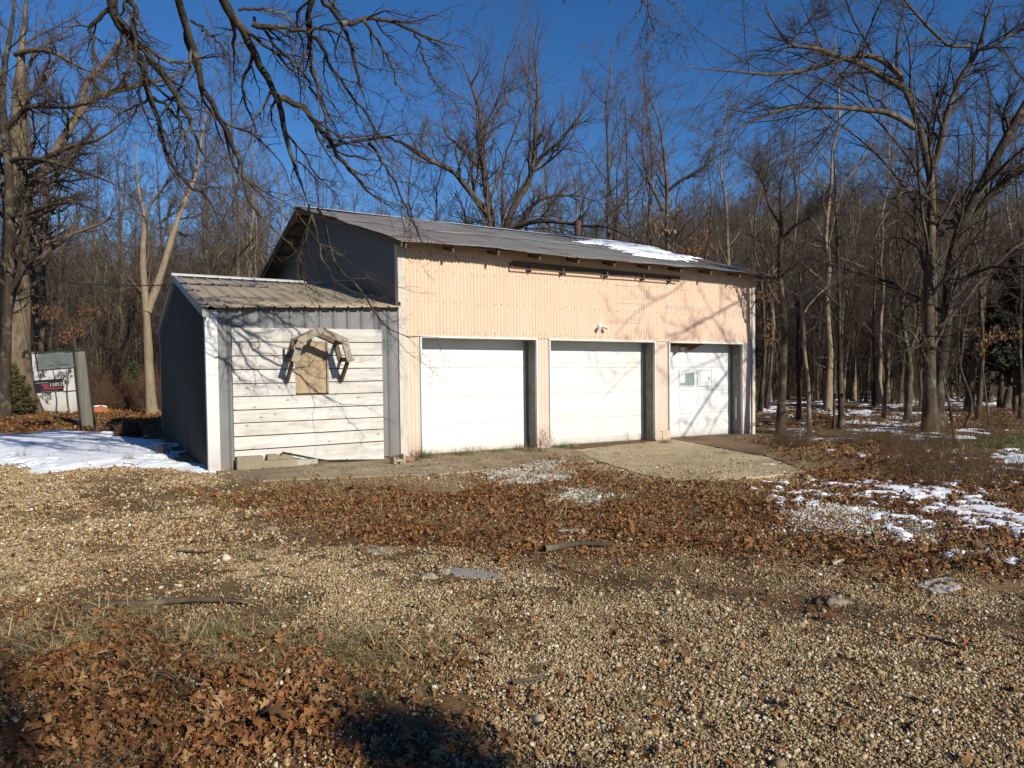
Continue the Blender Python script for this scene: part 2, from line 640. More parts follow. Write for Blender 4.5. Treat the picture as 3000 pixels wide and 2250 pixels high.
MAT['rust'] = flat('rusty_pipe', (.09, .055, .04), .7)
MAT['lamp_white'] = flat('lamp_white', (.80, .79, .74), .35)
MAT['glass'] = flat('dusty_pane', (.24, .30, .29), .12, .6)
MAT['insul'] = flat('torn_insulation', (.24, .10, .045), .9)
MAT['sign_grey'] = flat('sign_grey', (.13, .15, .135), .6, .15)
MAT['sign_black'] = flat('sign_black', (.022, .016, .016), .4)
MAT['sign_red'] = flat('sign_red', (.23, .035, .04), .5)
MAT['digit'] = flat('digit', (.62, .60, .46), .5)
MAT['ink'] = flat('ink', (.03, .035, .035), .6)
MAT['hose'] = flat('hose', (.02, .02, .02), .5)
MAT['redsoil'] = flat('red_clay', (.36, .14, .06), .95)


def _ground():
    m = M('yard_ground', .95, .1, 'World')
    tint = m.attr('tint')
    gr = m.attr('grav', 'Fac')
    v1 = m.vor(38, out='Color'); d1 = m.vor(38)
    s = m.n('ShaderNodeSeparateColor'); m.set(s.inputs[0], v1)
    peb = m.ramp(s.outputs[0], [(0, (.16, .095, .04)), (.35, (.32, .225, .11)), (.7, (.46, .35, .20)), (1, (.60, .51, .36))])
    peb = m.mix(m.ramp(d1, [(.25, 0), (.6, .85)]), peb, (.10, .07, .04))
    fine = m.noise(70, 5, .75)
    mid = m.noise(9, 6, .7)
    dirt = m.mix(m.ramp(fine, [(.3, 0), (.7, 1)]), m.mix(1.0, tint, (.42, .38, .34), 'MULTIPLY'), m.mix(1.0, tint, (1.45, 1.4, 1.3), 'MULTIPLY'))
    dirt = m.mix(m.ramp(mid, [(.4, .5), (.6, 0)]), dirt, m.mix(1.0, tint, (.5, .46, .42), 'MULTIPLY'))
    speck = m.vor(55)
    dirt = m.mix(m.ramp(speck, [(.16, .5), (.24, 0)]), dirt, (.50, .43, .30))
    peb = m.mix(.5, peb, m.mix(1.0, tint, peb, 'OVERLAY'))
    m.color(m.mix(m.math('MULTIPLY', gr, m.ramp(m.noise(2.4, 5, .6), [(.38, .15), (.58, 1)])), dirt, peb))
    h = m.math('ADD', m.math('MULTIPLY', m.math('SUBTRACT', 1.0, d1), gr), m.math('MULTIPLY', fine, .7))
    m.bump(h, .8, .02)
    return m.m


MAT['ground'] = _ground()

# ------------------------------------------------------------------ ground zones
Z_LEAF = [gp((560, 1440), (900, 1420), (1300, 1440), (1640, 1350), (1730, 1385), (1900, 1400), (2260, 1420), (2500, 1340), (2900, 1420), (3200, 1440),
             (3200, 1690), (2600, 1690), (2250, 1640), (2050, 1600), (1800, 1640), (1500, 1665), (1150, 1600), (800, 1540)),
          gp((-300, 1830), (300, 1835), (750, 1870), (1050, 1930), (1300, 2000), (1450, 2120), (1500, 2300), (1400, 2600), (-900, 2600)),
          gp((-900, 1205), (520, 1205), (500, 1262), (250, 1262), (-900, 1280)),
          gp((2230, 1290), (2600, 1300), (3200, 1400), (3200, 1440), (2400, 1420))]
Z_GRASSLEAF = gp((-300, 1760), (700, 1790), (1200, 1880), (1250, 2000), (600, 1960), (-300, 1900))
Z_PALE = [gp((2270, 1475), (2500, 1498), (2860, 1555), (2840, 1612), (2450, 1600), (2290, 1540)), gp((1660, 1440), (1800, 1445), (1820, 1475), (1690, 1480)),
          gp((1450, 1385), (1640, 1360), (1690, 1385), (1560, 1425), (1420, 1425))]
Z_MUD = [gp((2050, 1740), (2400, 1745), (3200, 1790), (3200, 1850), (2500, 1810), (2100, 1775)), gp((1750, 1700), (2200, 1730), (2300, 1760), (1900, 1745)),
         gp((2250, 1310), (2500, 1330), (2700, 1400), (3200, 1440), (3200, 1360), (2500, 1280))]
Z_APRON = gp((630, 1375), (1200, 1342), (1560, 1318), (1690, 1350), (1640, 1400), (1300, 1432), (800, 1432), (640, 1410))
Z_GREEN = [gp((2480, 1275), (2760, 1270), (3200, 1275), (3200, 1320), (2800, 1330), (2500, 1310)), gp((2700, 1350), (3200, 1380), (3200, 1440), (2800, 1440))]
Z_WOODF = gp((2220, 1268), (2600, 1262), (3600, 1262), (9000, 1100), (9000, 1073.6), (-9000, 1073.6), (-9000, 1190), (470, 1207), (470, 1180), (2200, 1180))


def zones(x, y):
    wx = x + (fbm(x, y, 1.1, 4, 5) - .5) * 1.3
    wy = y + (fbm(x, y, 1.1, 4, 9) - .5) * 1.3
    sm = lambda poly, s=.3: np.clip(.5 + sdist(wx, wy, poly) / (2 * s), 0, 1)
    z = {}
    z['leaf'] = np.max([sm(p) for p in Z_LEAF], axis=0)
    z['gl'] = sm(Z_GRASSLEAF)
    z['pale'] = np.max([sm(p, .15) for p in Z_PALE], axis=0)
    z['mud'] = np.max([sm(p, .2) for p in Z_MUD], axis=0)
    z['apron'] = sm(Z_APRON, .12)
    z['green'] = np.max([sm(p, .3) for p in Z_GREEN], axis=0)
    z['wood'] = sm(Z_WOODF, .8)
    return z


def hground(x, y):
    f = np.clip((np.hypot(x + 1.0, y - 12) - 1.0) / 4, 0, 1)
    near = 1 - np.clip((y - 8.5) / 4, 0, 1)
    h = (fbm(x, y, .55, 3, 31) - .5) * .10 * near * f + (fbm(x, y, 4, 3, 33) - .5) * .022 * np.clip(near + .25, 0, 1)
    h = h + (fbm(x, y, .12, 3, 37) - .5) * .5 * np.clip((y - 30) / 30, 0, 1)
    # wheel ruts in the mud at the right
    return h


def ax(fine0, fine1, st, lo, hi, g=1.28):
    a = list(np.arange(fine0, fine1, st))
    s = st; v = fine0; L0 = []
    while v > lo:
        s *= g; v -= s; L0.append(max(v, lo))
    s = st; v = a[-1]; L1 = []
    while v < hi:
        s *= g; v += s; L1.append(min(v, hi))
    return np.array(L0[::-1] + a + L1)


def grid_mesh(name, xs, ys, zf, mat, keep=None, smooth=True):
    X, Yg = np.meshgrid(xs, ys)
    Z = zf(X, Yg)
    n, mm = X.shape
    idx = np.arange(n * mm).reshape(n, mm)
    q = np.stack([idx[:-1, :-1], idx[:-1, 1:], idx[1:, 1:], idx[1:, :-1]], -1).reshape(-1, 4)
    Vv = np.stack([X, Yg, Z], -1).reshape(-1, 3)
    if keep is not None:
        kk = keep.reshape(-1)
        q = q[kk[q].any(axis=1)]
        used, inv = np.unique(q, return_inverse=True)
        Vv = Vv[used]
        q = inv.reshape(-1, 4)
    me = np_mesh(name, Vv, [q], mat, smooth)
    return me, Vv


xs = ax(-9.5, 11, .085, -600, 600)
ys = ax(1.5, 21, .085, -60, 900)
me, Vv = grid_mesh('ground', xs, ys, hground, MAT['ground'])
gx, gy = Vv[:, 0].astype(float), Vv[:, 1].astype(float)
z = zones(gx, gy)
tint = np.tile(np.array([.235, .165, .085]), (len(gx), 1))


def mixc(t, a, c):
    return t * (1 - a[:, None]) + np.array(c) * a[:, None]


tint = mixc(tint, z['wood'], (.16, .11, .07))
tint = mixc(tint, z['leaf'] * .85, (.15, .078, .032))
tint = mixc(tint, z['gl'] * .5, (.22, .18, .10))
tint = mixc(tint, z['apron'], (.27, .205, .115))
tint = mixc(tint, z['mud'], (.115, .072, .042))
tint = mixc(tint, z['green'] * .7, (.10, .12, .045))
tint = mixc(tint, z['pale'], (.42, .38, .30))
grav = np.clip(1 - z['wood'] - z['leaf'] * .8 - z['apron'] - z['mud'] * .85 - z['green'] - .35 * z['gl'], 0, 1)
grav *= np.clip(.45 + 1.3 * (fbm(gx, gy, .8, 3, 71) - .25), 0, 1)
grav = np.maximum(grav, z['pale'])
tint *= (.45 + 1.1 * fbm(gx, gy, .5, 4, 77))[:, None]
ca = me.attributes.new('tint', 'FLOAT_COLOR', 'POINT')
ca.data.foreach_set('color', np.concatenate([tint, np.ones((len(gx), 1))], 1).astype(np.float32).ravel())
fa = me.attributes.new('grav', 'FLOAT', 'POINT')
fa.data.foreach_set('value', grav.astype(np.float32))
obj('ground', me, kind='structure')

# far wooded rise behind everything
def hill_h(x, y):
    side = .55 + .75 / (1 + np.exp(-(x / np.maximum(y, 1) - .12) * 9))
    r = np.clip((y - 58) / 110, 0, 1)
    return -.9 + 24 * r ** 1.15 * side * (.85 + .3 * fbm(x, y, .02, 3, 3))


hx = np.linspace(-500, 500, 160)
hy = np.linspace(56, 420, 60)
hm, hv = grid_mesh('hill', hx, hy, hill_h, MAT['ground'])
for nm, ty in (('tint', 'FLOAT_COLOR'),):
    a = hm.attributes.new(nm, ty, 'POINT')
    a.data.foreach_set('color', np.tile(np.array([.10, .066, .04, 1], dtype=np.float32), (len(hv), 1)).ravel())
obj('hill', hm, kind='structure')

# ------------------------------------------------------------------ snow: sheets whose soft rims sink into the ground
SNOW_L = gp((-900, 1290), (60, 1272), (200, 1262), (330, 1262), (480, 1282), (540, 1320), (612, 1382), (520, 1368), (430, 1372), (330, 1362), (200, 1385), (60, 1388), (-60, 1350), (-900, 1380))
SNOW_R = [gp((2470, 1425), (2640, 1418), (2780, 1418), (2900, 1440), (2830, 1455), (2770, 1490), (2640, 1480), (2540, 1450)),
          gp((2760, 1470), (2900, 1480), (3100, 1490), (3100, 1600), (2900, 1585), (2740, 1530), (2690, 1500)),
          gp((2590, 1512), (2680, 1512), (2730, 1540), (2640, 1545)),
          gp((2215, 1452), (2290, 1462), (2320, 1478), (2250, 1472)), gp((2180, 1482), (2240, 1488), (2200, 1495)),
          gp((2930, 1335), (3100, 1300), (3100, 1390), (2960, 1380)),
          gp((2890, 1690), (2960, 1692), (2960, 1702), (2890, 1704))]


def snow_sheet(name, x0, x1, y0, y1, st, field, hi, label):
    xs_, ys_ = np.arange(x0, x1, st), np.arange(y0, y1, st)
    X, Y_ = np.meshgrid(xs_, ys_)
    f = field(X, Y_)
    me_, _ = grid_mesh(name, xs_, ys_, lambda a, b: hground(a, b) + np.clip(f, -.06, hi) + .25 * hi * (fbm(a, b, 2.2, 3, 91) - .5), MAT['snow'], keep=(f > -.015))
    return obj(name, me_, label=label, kind='stuff')


def f_left(x, y):
    n = (fbm(x, y, 1.6, 5, 41) - .5)
    return (sdist(x, y, SNOW_L) + n * 1.5) * .10 - .06 * (fbm(x, y, 6, 4, 43) > .66)


def f_right(x, y):
    d = np.max([sdist(x, y, p) for p in SNOW_R], axis=0)
    n = fbm(x, y, 2.4, 5, 45) - .5
    return (np.maximum(d, -.35) + n * 1.1 + .05) * .08 + (fbm(x, y, 7, 4, 46) - .56) * .22


def f_woods(x, y):
    n = fbm(x, y, .33, 4, 51) - .5
    n2 = fbm(x, y, 1.9, 4, 53) - .5
    edge = np.clip((x - (.40 * y - 1.2)) / 3, -1, 1)
    near = np.clip((y - 15.5) / 4, -1, 1)
    far = np.clip((75 - y) / 25, 0, 1)
    n3 = fbm(x, y, 4.2, 3, 57) - .5
    return (n * .34 + n2 * .42 + n3 * .25 + .0 * far - .075) * .5 + np.minimum(0, np.minimum(edge, near)) * .3


snow_sheet('snow_patch', -14, -3.0, 9.5, 20, .05, f_left, .055, 'sheet of old snow on the yard left of the grey shed')
snow_sheet('snow_patch', 3, 10, 5.2, 13.5, .04, f_right, .03, 'melting snow patches among leaves at the right of the yard')
snow_sheet('snow_patch', 4.5, 45, 14.5, 58, .13, f_woods, .05, 'broken snow cover on the forest floor right of the garage')

# ------------------------------------------------------------------ concrete slabs in front of the doors


def slab(name, pts, th, mat, label, seed, cuts=10):
    P = [np.array(p) for p in gp(*pts)]
    out = []
    r = np.random.default_rng(seed)
    for i in range(len(P)):
        a, b = P[i], P[(i + 1) % len(P)]
        n = max(2, int(np.linalg.norm(b - a) / .12))
        nrm = np.array([-(b - a)[1], (b - a)[0]]) / np.linalg.norm(b - a)
        for j in range(n):
            out.append(a + (b - a) * j / n + nrm * r.normal(0, .018 if j else 0))
    n = len(out)
    v = [(p[0], p[1], -.05) for p in out] + [(p[0], p[1], th) for p in out]
    f = [tuple(range(n, 2 * n))]
    f += [(i, (i + 1) % n, n + (i + 1) % n, n + i) for i in range(n)]
    me = bpy.data.meshes.new(name)
    me.from_pydata(v, [], f)
    me.materials.append(mat)
    me.update()
    return obj(name, me, label=label, kind='structure')


slab('concrete_slab', [(1690, 1321), (1975, 1291), (2250, 1345), (2360, 1385), (2230, 1402), (2020, 1418), (1880, 1395), (1745, 1352)], .028, MAT['slab_sand'], 'sandy concrete slab before the middle door', 3)
slab('concrete_ramp', [(1975, 1291), (2182, 1272.5), (2330, 1300), (2520, 1350), (2500, 1378), (2360, 1383), (2255, 1343)], .034, MAT['slab_brown'], 'brown stained concrete ramp before the right door', 5)
slab('concrete_apron', [(632, 1384), (1180, 1346), (1245, 1342), (1570, 1316), (1625, 1314), (1690, 1320), (1742, 1352), (1610, 1362), (1500, 1372), (1290, 1392), (1000, 1402), (760, 1412), (640, 1404)], .022, MAT['slab_dirt'], 'dirt covered concrete apron before the shed and left door', 8)

# ------------------------------------------------------------------ building frames
G = empty('garage', tuple(O), TH, label='long peach corrugated garage with three white overhead doors and rusty metal roof', cat='garage')
S = empty('metal_shed', tuple(O), TH, label='small grey ribbed metal shed with whitewashed plank front and taupe roof', cat='shed')
HE, RD, HR, OV = 3.605, 5.07, 5.14, .46
SLOPE = (HR - HE) / (RD + OV)
WT = HE + SLOPE * OV - .04       # wall top under the sheets


def corr(name, mat, parent, t0, t1, z0, z1, d, pitch=.068, amp=.0115, axis='t', jit=0, rows=1):
    """corrugated sheet standing in the facade plane (axis t) or the gable plane (axis d); z0, z1 may be functions"""
    n = max(3, int(round((t1 - t0) / pitch * 5)))
    ss = np.linspace(t0, t1, n + 1)
    off = amp * np.cos(2 * np.pi * ss / pitch)
    f0 = z0 if callable(z0) else (lambda q: z0)
    f1 = z1 if callable(z1) else (lambda q: z1)
    vs = []
    for k in range(rows + 1):
        for q, o_ in zip(ss, off):
            a, b = f0(q), f1(q)
            zz = a + (b - a) * k / rows
            if axis == 't':
                vs.append((q - LEAN * zz, d - o_, zz))
            else:
                vs.append((d - o_ - LEAN * zz, q, zz))
    n1 = n + 1
    fs = []
    for k in range(rows):
        for i in range(n):
            a = k * n1 + i
            fs.append((a, a + 1, a + 1 + n1, a + n1) if axis == 't' else (a + 1, a, a + n1, a + 1 + n1))
    me = np_mesh(name, vs, [np.array(fs)], mat, True)
    o = bpy.data.objects.new(name, me)
    link(o, parent)
    return o


# door opening edges (t) measured on the facade
OPEN = [(face(1234, 991)[0], face(1569, 999)[0]), (face(1611, 999)[0], face(1916, 1003)[0]), (face(1961, 1004)[0], face(2173, 1007)[0])]
# upper facade sheets
nS = 13
edges = np.linspace(.11, L - .10, nS + 1)
for i in range(nS):
    o = corr('wall_sheet', MAT['peach'], G, edges[i] - .01, edges[i + 1] + .012, HD + .035 + rng.normal(0, .004), WT, -.004 - .004 * (i % 2) - abs(rng.normal(0, .003)))
# piers between the doors
piers = [(.11, OPEN[0][0] - .028), (OPEN[0][1] + .028, OPEN[1][0] - .028), (OPEN[1][1] + .028, OPEN[2][0] - .028), (OPEN[2][1] + .028, L - .10)]
for i, (a, b) in enumerate(piers):
    corr('pier_sheet', MAT['pale_peach'], G, a, b, .19 if i in (1, 2) else .02, HD + .06, .008)
    MB(True).box(a + .002, b - .002, .02, .12, 0.0, HD + .02).build('stud', MAT['dark_wood'], G)
    if i in (1, 2):
        for (u0, u1) in ((a - .012, a + (b - a) * .42), (a + (b - a) * .45, b + .015)):
            MB(True).box(u0, u1, -.03, .012, .005, .205 + rng.normal(0, .012)).build('base_board', MAT['pale_peach'], G, .004)
sc_ = MB(True)
for i in range(nS):
    for zz in (HD + .10, 2.68, 3.2):
        for tt in np.linspace(edges[i] + .06, edges[i + 1] - .06, 4):
            tq = round((tt) / .068) * .068
            z_ = zz + rng.normal(0, .012)
            sc_.box(tq - .006, tq + .006, -.026, -.014, z_ - .006, z_ + .006)
sc_o = sc_.build('screw_heads', MAT['dark_wood'], G)
sc_o['kind'] = 'stuff'
# backing that closes the facade above the doors
MB(True).box(.05, L - .05, .03, .10, HD + .10, WT - .05).build('wall_backing', MAT['dark_wood'], G)
# corner posts
MB(True).box(-.03, .105, -.035, .10, .0, WT - .02).build('corner_post', MAT['grey_wood_v'], G, .004)
MB(True).box(L - .095, L - .005, -.035, .10, .0, WT - .02).build('corner_post', MAT['grey_wood_v'], G, .004)
# gable walls
gz = lambda q: WT - .02 + SLOPE * min(q, 2 * RD - q)
de = np.linspace(.10, 2 * RD - .06, 12)
for a, b in zip(de[:-1], de[1:]):
    corr('gable_sheet', MAT['gable'], G, a - .008, b + .008, .0, gz, .0 - rng.uniform(0, .006), axis='d', amp=.004, pitch=.11)
    corr('side_sheet', MAT['peach'], G, a - .008, b + .008, .0, gz, L - .02, axis='d')
MB(True).box(0.02, L - .02, 2 * RD - .08, 2 * RD, 0, WT - .1).build('rear_wall', MAT['peach'], G)


# roof: sheets running down the slope
def roofz(d):
    return HE + SLOPE * (d + OV) if d <= RD else HR - SLOPE * (d - RD)


def gl_(d):                       # left overhang widens towards the ridge
    return -.10 - .32 * min(1, max(0, (d + OV) / (RD + OV)))


def gr_(d):
    return L + .25 + .28 * min(1, max(0, (d + OV) / (RD + OV)))


def roof_sheet(a, b, d0, d1, lift, left=False, right=False, mat='roof', name='roof_sheet', amp=.0065):
    n = int((b - a) / .068 * 4)
    rows = 10
    vs, fs = [], []
    jag = rng.normal(0, .008, n + 1)
    for k in range(rows + 1):
        d = d0 + (d1 - d0) * k / rows
        A = gl_(d) if left else a
        B = gr_(d) if right else b
        for i in range(n + 1):
            t = A + (B - A) * i / n
            zz = roofz(d) + lift + amp * math.cos(2 * math.pi * t / .068) + .012 * math.sin(t * 1.3 + d * .9) + .008 * math.sin(d * 3.1 + t * 2.2)
            dd = d + (jag[i] if k == 0 else 0)
            if k == 0:
                zz += .006 * math.sin(t * 5) - .004
            vs.append((t - LEAN * zz, dd, zz))
    n1 = n + 1
    for k in range(rows):
        for i in range(n):
            q = k * n1 + i
            fs.append((q, q + 1, q + 1 + n1, q + n1))
    me = np_mesh(name, vs, [np.array(fs)], MAT[mat], True)
    o = bpy.data.objects.new(name, me)
    link(o, G)
    s_ = o.modifiers.new('thickness', 'SOLIDIFY')
    s_.thickness = .003
    return o


te = np.linspace(0, L, 14)
for i in range(13):
    lf, rt = i == 0, i == 12
    a, b = te[i], te[i + 1] + .03
    jit = rng.normal(0, .012)
    roof_sheet(a, b, -OV + jit, 2.45, .004 * (i % 2), lf, rt)
    roof_sheet(a, b, 2.35, RD, .014 + .004 * (i % 2), lf, rt)
    roof_sheet(a, b, 2 * RD + OV, RD, .004 * (i % 2), lf, rt)
# ridge cap
rc = []
vs = []
for t in np.linspace(gl_(RD), gr_(RD), 15):
    for dd, zz in ((-.16, -.042), (0, .01), (.16, -.042)):
        z_ = HR + .035 + zz + .005 * math.sin(t * 4)
        vs.append((t - LEAN * z_, RD + dd, z_))
fs = [(3 * i + j, 3 * i + 3 + j, 3 * i + 4 + j, 3 * i + 1 + j) for i in range(14) for j in (0, 1)]
obj('ridge_cap', np_mesh('ridge_cap', vs, [np.array(fs)], MAT['white_trim'], False), G)
# rafters and purlins
for i in range(11):
    t = -.02 + i * (L + .02) / 10
    m_ = MB(True)
    zl = lambda d: roofz(d) - .075
    m_.bar((t, -OV + .06 + rng.uniform(0, .05), zl(-OV + .06)), (t, RD, zl(RD)), .04, .10)
    m_.build('rafter', MAT['dark_wood'], G)
for d in (-OV + .12, .9, 2.0, 3.1, 4.2):
    MB(True).bar((gl_(d) + .03, d, roofz(d) - .022), (gr_(d) - .03, d, roofz(d) - .022), .085, .03).build('purlin', MAT['dark_wood'], G)
for d in (RD + .35, RD + 1.45, RD + 2.55, RD + 3.65, RD + 4.7):
    MB(True).bar((gl_(RD) + .03, d, roofz(d) - .03), (gr_(RD) - .03, d, roofz(d) - .03), .09, .045).build('purlin', MAT['dark_wood'], G)
# barge boards at the gables
for tt in (gl_(RD) + .06,):
    MB(True).bar((-.10, -OV + .05, roofz(-OV) - .05), (tt, RD, HR - .06), .03, .09).build('barge_board', MAT['dark_wood'], G)
    MB(True).bar((tt, RD, HR - .06), (tt, 2 * RD + OV - .1, roofz(2 * RD + OV) - .05), .03, .09).build('barge_board', MAT['dark_wood'], G)
MB(True).bar((L + .22, -OV + .05, roofz(-OV) - .05), (L + .44, RD, HR - .06), .03, .11).build('barge_board', MAT['dark_wood'], G)
# plank under the eave
ta, za = face(1502, 752, -.03)
tb, zb = face(1990, 800, -.03)
MB(True).hexa([(ta, -.045, 3.40), (tb, -.045, 3.37), (tb, -.02, 3.37), (ta, -.02, 3.40), (ta, -.045, 3.50), (tb, -.045, 3.47), (tb, -.02, 3.47), (ta, -.02, 3.50)]).build('eave_plank', MAT['dark_wood'], G)
# old door rail with its hangers
r0, r1 = face(1500, 786, -.10), face(1990, 824, -.10)
rail = MB(True)
rail.bar((r0[0], -.10, r0[1]), (r1[0], -.10, r1[1]), .018, .02)
rail.bar((r0[0], -.03, r0[1] + .10), (r0[0], -.10, r0[1]), .03, .03)
rail.build('door_rail', MAT['dark_wood'], G)
for px_ in (1548, 1634, 1760, 1872, 1960):
    f_ = (px_ - 1500) / 490
    tt, zz = r0[0] + (r1[0] - r0[0]) * f_, r0[1] + (r1[1] - r0[1]) * f_
    MB(True).box(tt - .012, tt + .012, -.125, -.02, zz - .04, zz + .08).build('rail_hanger', MAT['dark_wood'], G)
# stove pipe behind the ridge
sp = MB(True)
sp.cyl((7.62, RD + .35, 4.6), (7.62, RD + .35, 5.62), .095, .095, 16)
sp.cyl((7.62, RD + .35, 5.60), (7.62, RD + .35, 5.70), .10, .10, 16)
sp.build('stovepipe', MAT['rust'], G, smooth=False)
# twin security light
tl, zl_ = face(1760, 958, -.03)
f_ = MB(True)
f_.cyl((tl, -.01, zl_ + .02), (tl, -.04, zl_ + .02), .05, .045, 14)
sec = f_.build('security_light', MAT['lamp_white'], G)
for sgn in (-1, 1):
    h_ = MB(True)
    a_ = np.array((tl + .03 * sgn, -.05, zl_ + .01)); b_ = np.array((tl + .10 * sgn, -.14, zl_ - .03))
    h_.cyl((tl, -.035, zl_ + .02), a_, .012, .012, 8)
    h_.cyl(a_, b_, .022, .038, 14)
    h_.build('lamp_head', MAT['lamp_white'], sec)


# trims, jambs and doors
def door(i, mat, cols, rows, seamz=None, window=None, label=None):
    a, b = OPEN[i]
    zb_ = .01
    TR = MAT['white_trim']
    MB(True).box(a - .03, a, -.028, .03, .03, HD + .012).build('door_trim', TR, G)
    MB(True).box(b, b + .03, -.028, .03, .03, HD + .012).build('door_trim', TR, G)
    MB(True).box(a - .03, b + .03, -.030, .03, HD + .012, HD + .045).build('door_trim', TR, G)
    MB(True).box(b, b + .025, .03, REC + .1, 0, HD + .01).build('jamb', MAT['jamb'], G)
    MB(True).box(a - .025, a, .03, REC + .1, 0, HD + .01).build('jamb', MAT['jamb'], G)
    MB(True).box(a, b, .03, REC + .1, HD + .008, HD + .03).build('door_header', MAT['white_trim'] if i < 2 else MAT['grey_wood'], G)
    # stop beside the door
    MB(True).box(b - .055, b - .002, REC - .035, REC - .004, 0.01, HD).build('door_stop', MAT['grey_trim'], G)
    D = bpy.data.objects.new('garage_door', None)
    link(D, G)
    if label: D['label'] = label
    h = (HD - .0) / rows
    W = (b - a)
    for r in range(rows):
        z0, z1 = zb_ + r * h, zb_ + (r + 1) * h - .003
        s_ = MB(True)
        s_.box(a, b, REC + .02, REC + .055, z0, z1)
        # weather lip over the joint
        s_.box(a, b, REC + .0165, REC + .0205, z1 - .012, z1)
        if cols:
            cw = W / cols
            for c in range(cols):
                mx = .055 if cols == 2 else .05
                x0, x1 = a + c * cw + mx, a + (c + 1) * cw - mx
                y0_, y1_ = z0 + .085, z1 - .085
                if window and r == window[0] and c in window[1]:
                    continue
                # raised field with sloping edge
                o_, e_ = .013, .014
                s_.hexa([(x0, REC + .0195, y0_), (x1, REC + .0195, y0_), (x1, REC + .03, y0_), (x0, REC + .03, y0_),
                         (x0, REC + .0195, y1_), (x1, REC + .0195, y1_), (x1, REC + .03, y1_), (x0, REC + .03, y1_)])
                s_.box(x0 + e_, x1 - e_, REC + .0135, REC + .0195, y0_ + e_, y1_ - e_)
                # thin moulding frame round it
                s_.box(x0 - .012, x1 + .012, REC + .0165, REC + .0203, y1_ + .008, y1_ + .014)
                s_.box(x0 - .012, x1 + .012, REC + .0165, REC + .0203, y0_ - .014, y0_ - .008)
        s_.build('door_section', mat, D, .002)
        if window and r == window[0]:
            cw = W / cols
            for c in window[1]:
                x0, x1 = a + c * cw + .07, a + (c + 1) * cw - .05
                y0_, y1_ = z0 + .10, z1 - .07
                p = MB(True)
                for q in ((x0 - .02, x0, y0_ - .02, y1_ + .02), (x1, x1 + .02, y0_ - .02, y1_ + .02), (x0, x1, y1_, y1_ + .02), (x0, x1, y0_ - .02, y0_)):
                    p.box(q[0], q[1], REC + .002, REC + .0205, q[2], q[3])
                p.build('window_frame', mat, D)
                MB(True).box(x0, x1, REC + .012, REC + .0185, y0_, y1_).build('window_pane', MAT['glass'] if c == window[1][0] else MAT['door3'], D)
                if c == window[1][0]:
                    # torn white covering left on the inside of the pane
                    MB(True).prism([(x0, y0_ + .07), (x0 + .09, y0_ + .06), (x0 + .15, y0_ + .08), (x0 + .16, y1_ - .07), (x1 - .06, y1_ - .05), (x1, y1_ - .03), (x1, y1_), (x0, y1_)], REC + .0075, REC + .0115).build('window_cover', mat, D)
                else:
                    MB(True).box(x1 - .10, x1 - .06, REC + .007, REC + .0115, y0_ + .14, y0_ + .18).build('window_hole', MAT['glass'], D)
    # bottom weather strip
    MB(True).box(a, b, REC + .015, REC + .05, -.02, zb_).build('weather_strip', MAT['grey_trim'], D)
    return D


door(0, MAT['door1'], 0, 4, label='plain flush white overhead door')
door(1, MAT['door2'], 2, 4, label='cream white door with two wide panels in each row')
door(2, MAT['door3'], 4, 4, window=(2, (1, 2)), label='white door with small square windows and torn header')
# torn header board hanging over the right door
a3, b3 = OPEN[2]
MB(True).prism([(a3 + .01, HD + .005), (a3 + 1.35, HD + .005), (a3 + 1.1, HD - .03), (a3 + .95, HD - .10), (a3 + .82, HD - .15), (a3 + .80, HD - .06), (a3 + .55, HD - .03), (a3 + .3, HD - .05), (a3 + .01, HD - .02)], REC - .09, REC - .05).build('torn_board', MAT['insul'], G)
MB(True).prism([(a3 + .01, HD - .03), (a3 + .42, HD - .035), (a3 + .46, HD - .12), (a3 + .44, HD - .17), (a3 + .52, HD - .13), (a3 + .6, HD - .08), (a3 + .62, HD - .02), (a3 + .01, HD + .0)], REC - .19, REC - .16).build('torn_board', MAT['dark_wood'], G)
# pale strip leaning in the right jamb
MB(True).box(b3 - .012, b3 - .002, REC - .20, REC - .15, .35, .85).build('nailed_strip', MAT['grey_wood_v'], G)
# horizontal lap marks on the wall
for (x0_, y0_, x1_, y1_) in ((1808, 886, 1872, 886.5), (1808, 944, 1873, 945), (1808, 835, 1870, 842)):
    p0, p1 = face(x0_, y0_), face(x1_, y1_)
    MB(True).box(p0[0], p1[0], -.026, -.022, p0[1] - .003, p0[1] + .003).build('lap_seam', MAT['pale_peach'], G)

# snow left on the roof
SR = []
SRp = [(1708, 700), (1740, 700), (1790, 704), (1850, 716), (1900, 724), (1940, 738), (2000, 752), (1985, 762), (1950, 758), (1900, 755), (1860, 742), (1800, 728), (1760, 720), (1722, 716), (1740, 708)]
nrm = np.array([0, -SLOPE, 1.0])


def roofpix(px, py):
    a = (px - 1500.0) / F
    zz = -(py - 1125.0) / F
    r = np.array([a, cP - zz * sP, sP + zz * cP])
    c = np.array([0, 0, CAMH]) - O
    rl = np.array([r @ U, r @ V, r[2]]); cl = np.array([c @ U, c @ V, c[2]])
    # plane z = HE + SLOPE*(d+OV)
    k = (HE + SLOPE * (cl[1] + OV) - cl[2]) / (rl[2] - SLOPE * rl[1])
    p = cl + k * rl
    return p[0] + LEAN * p[2], p[1]


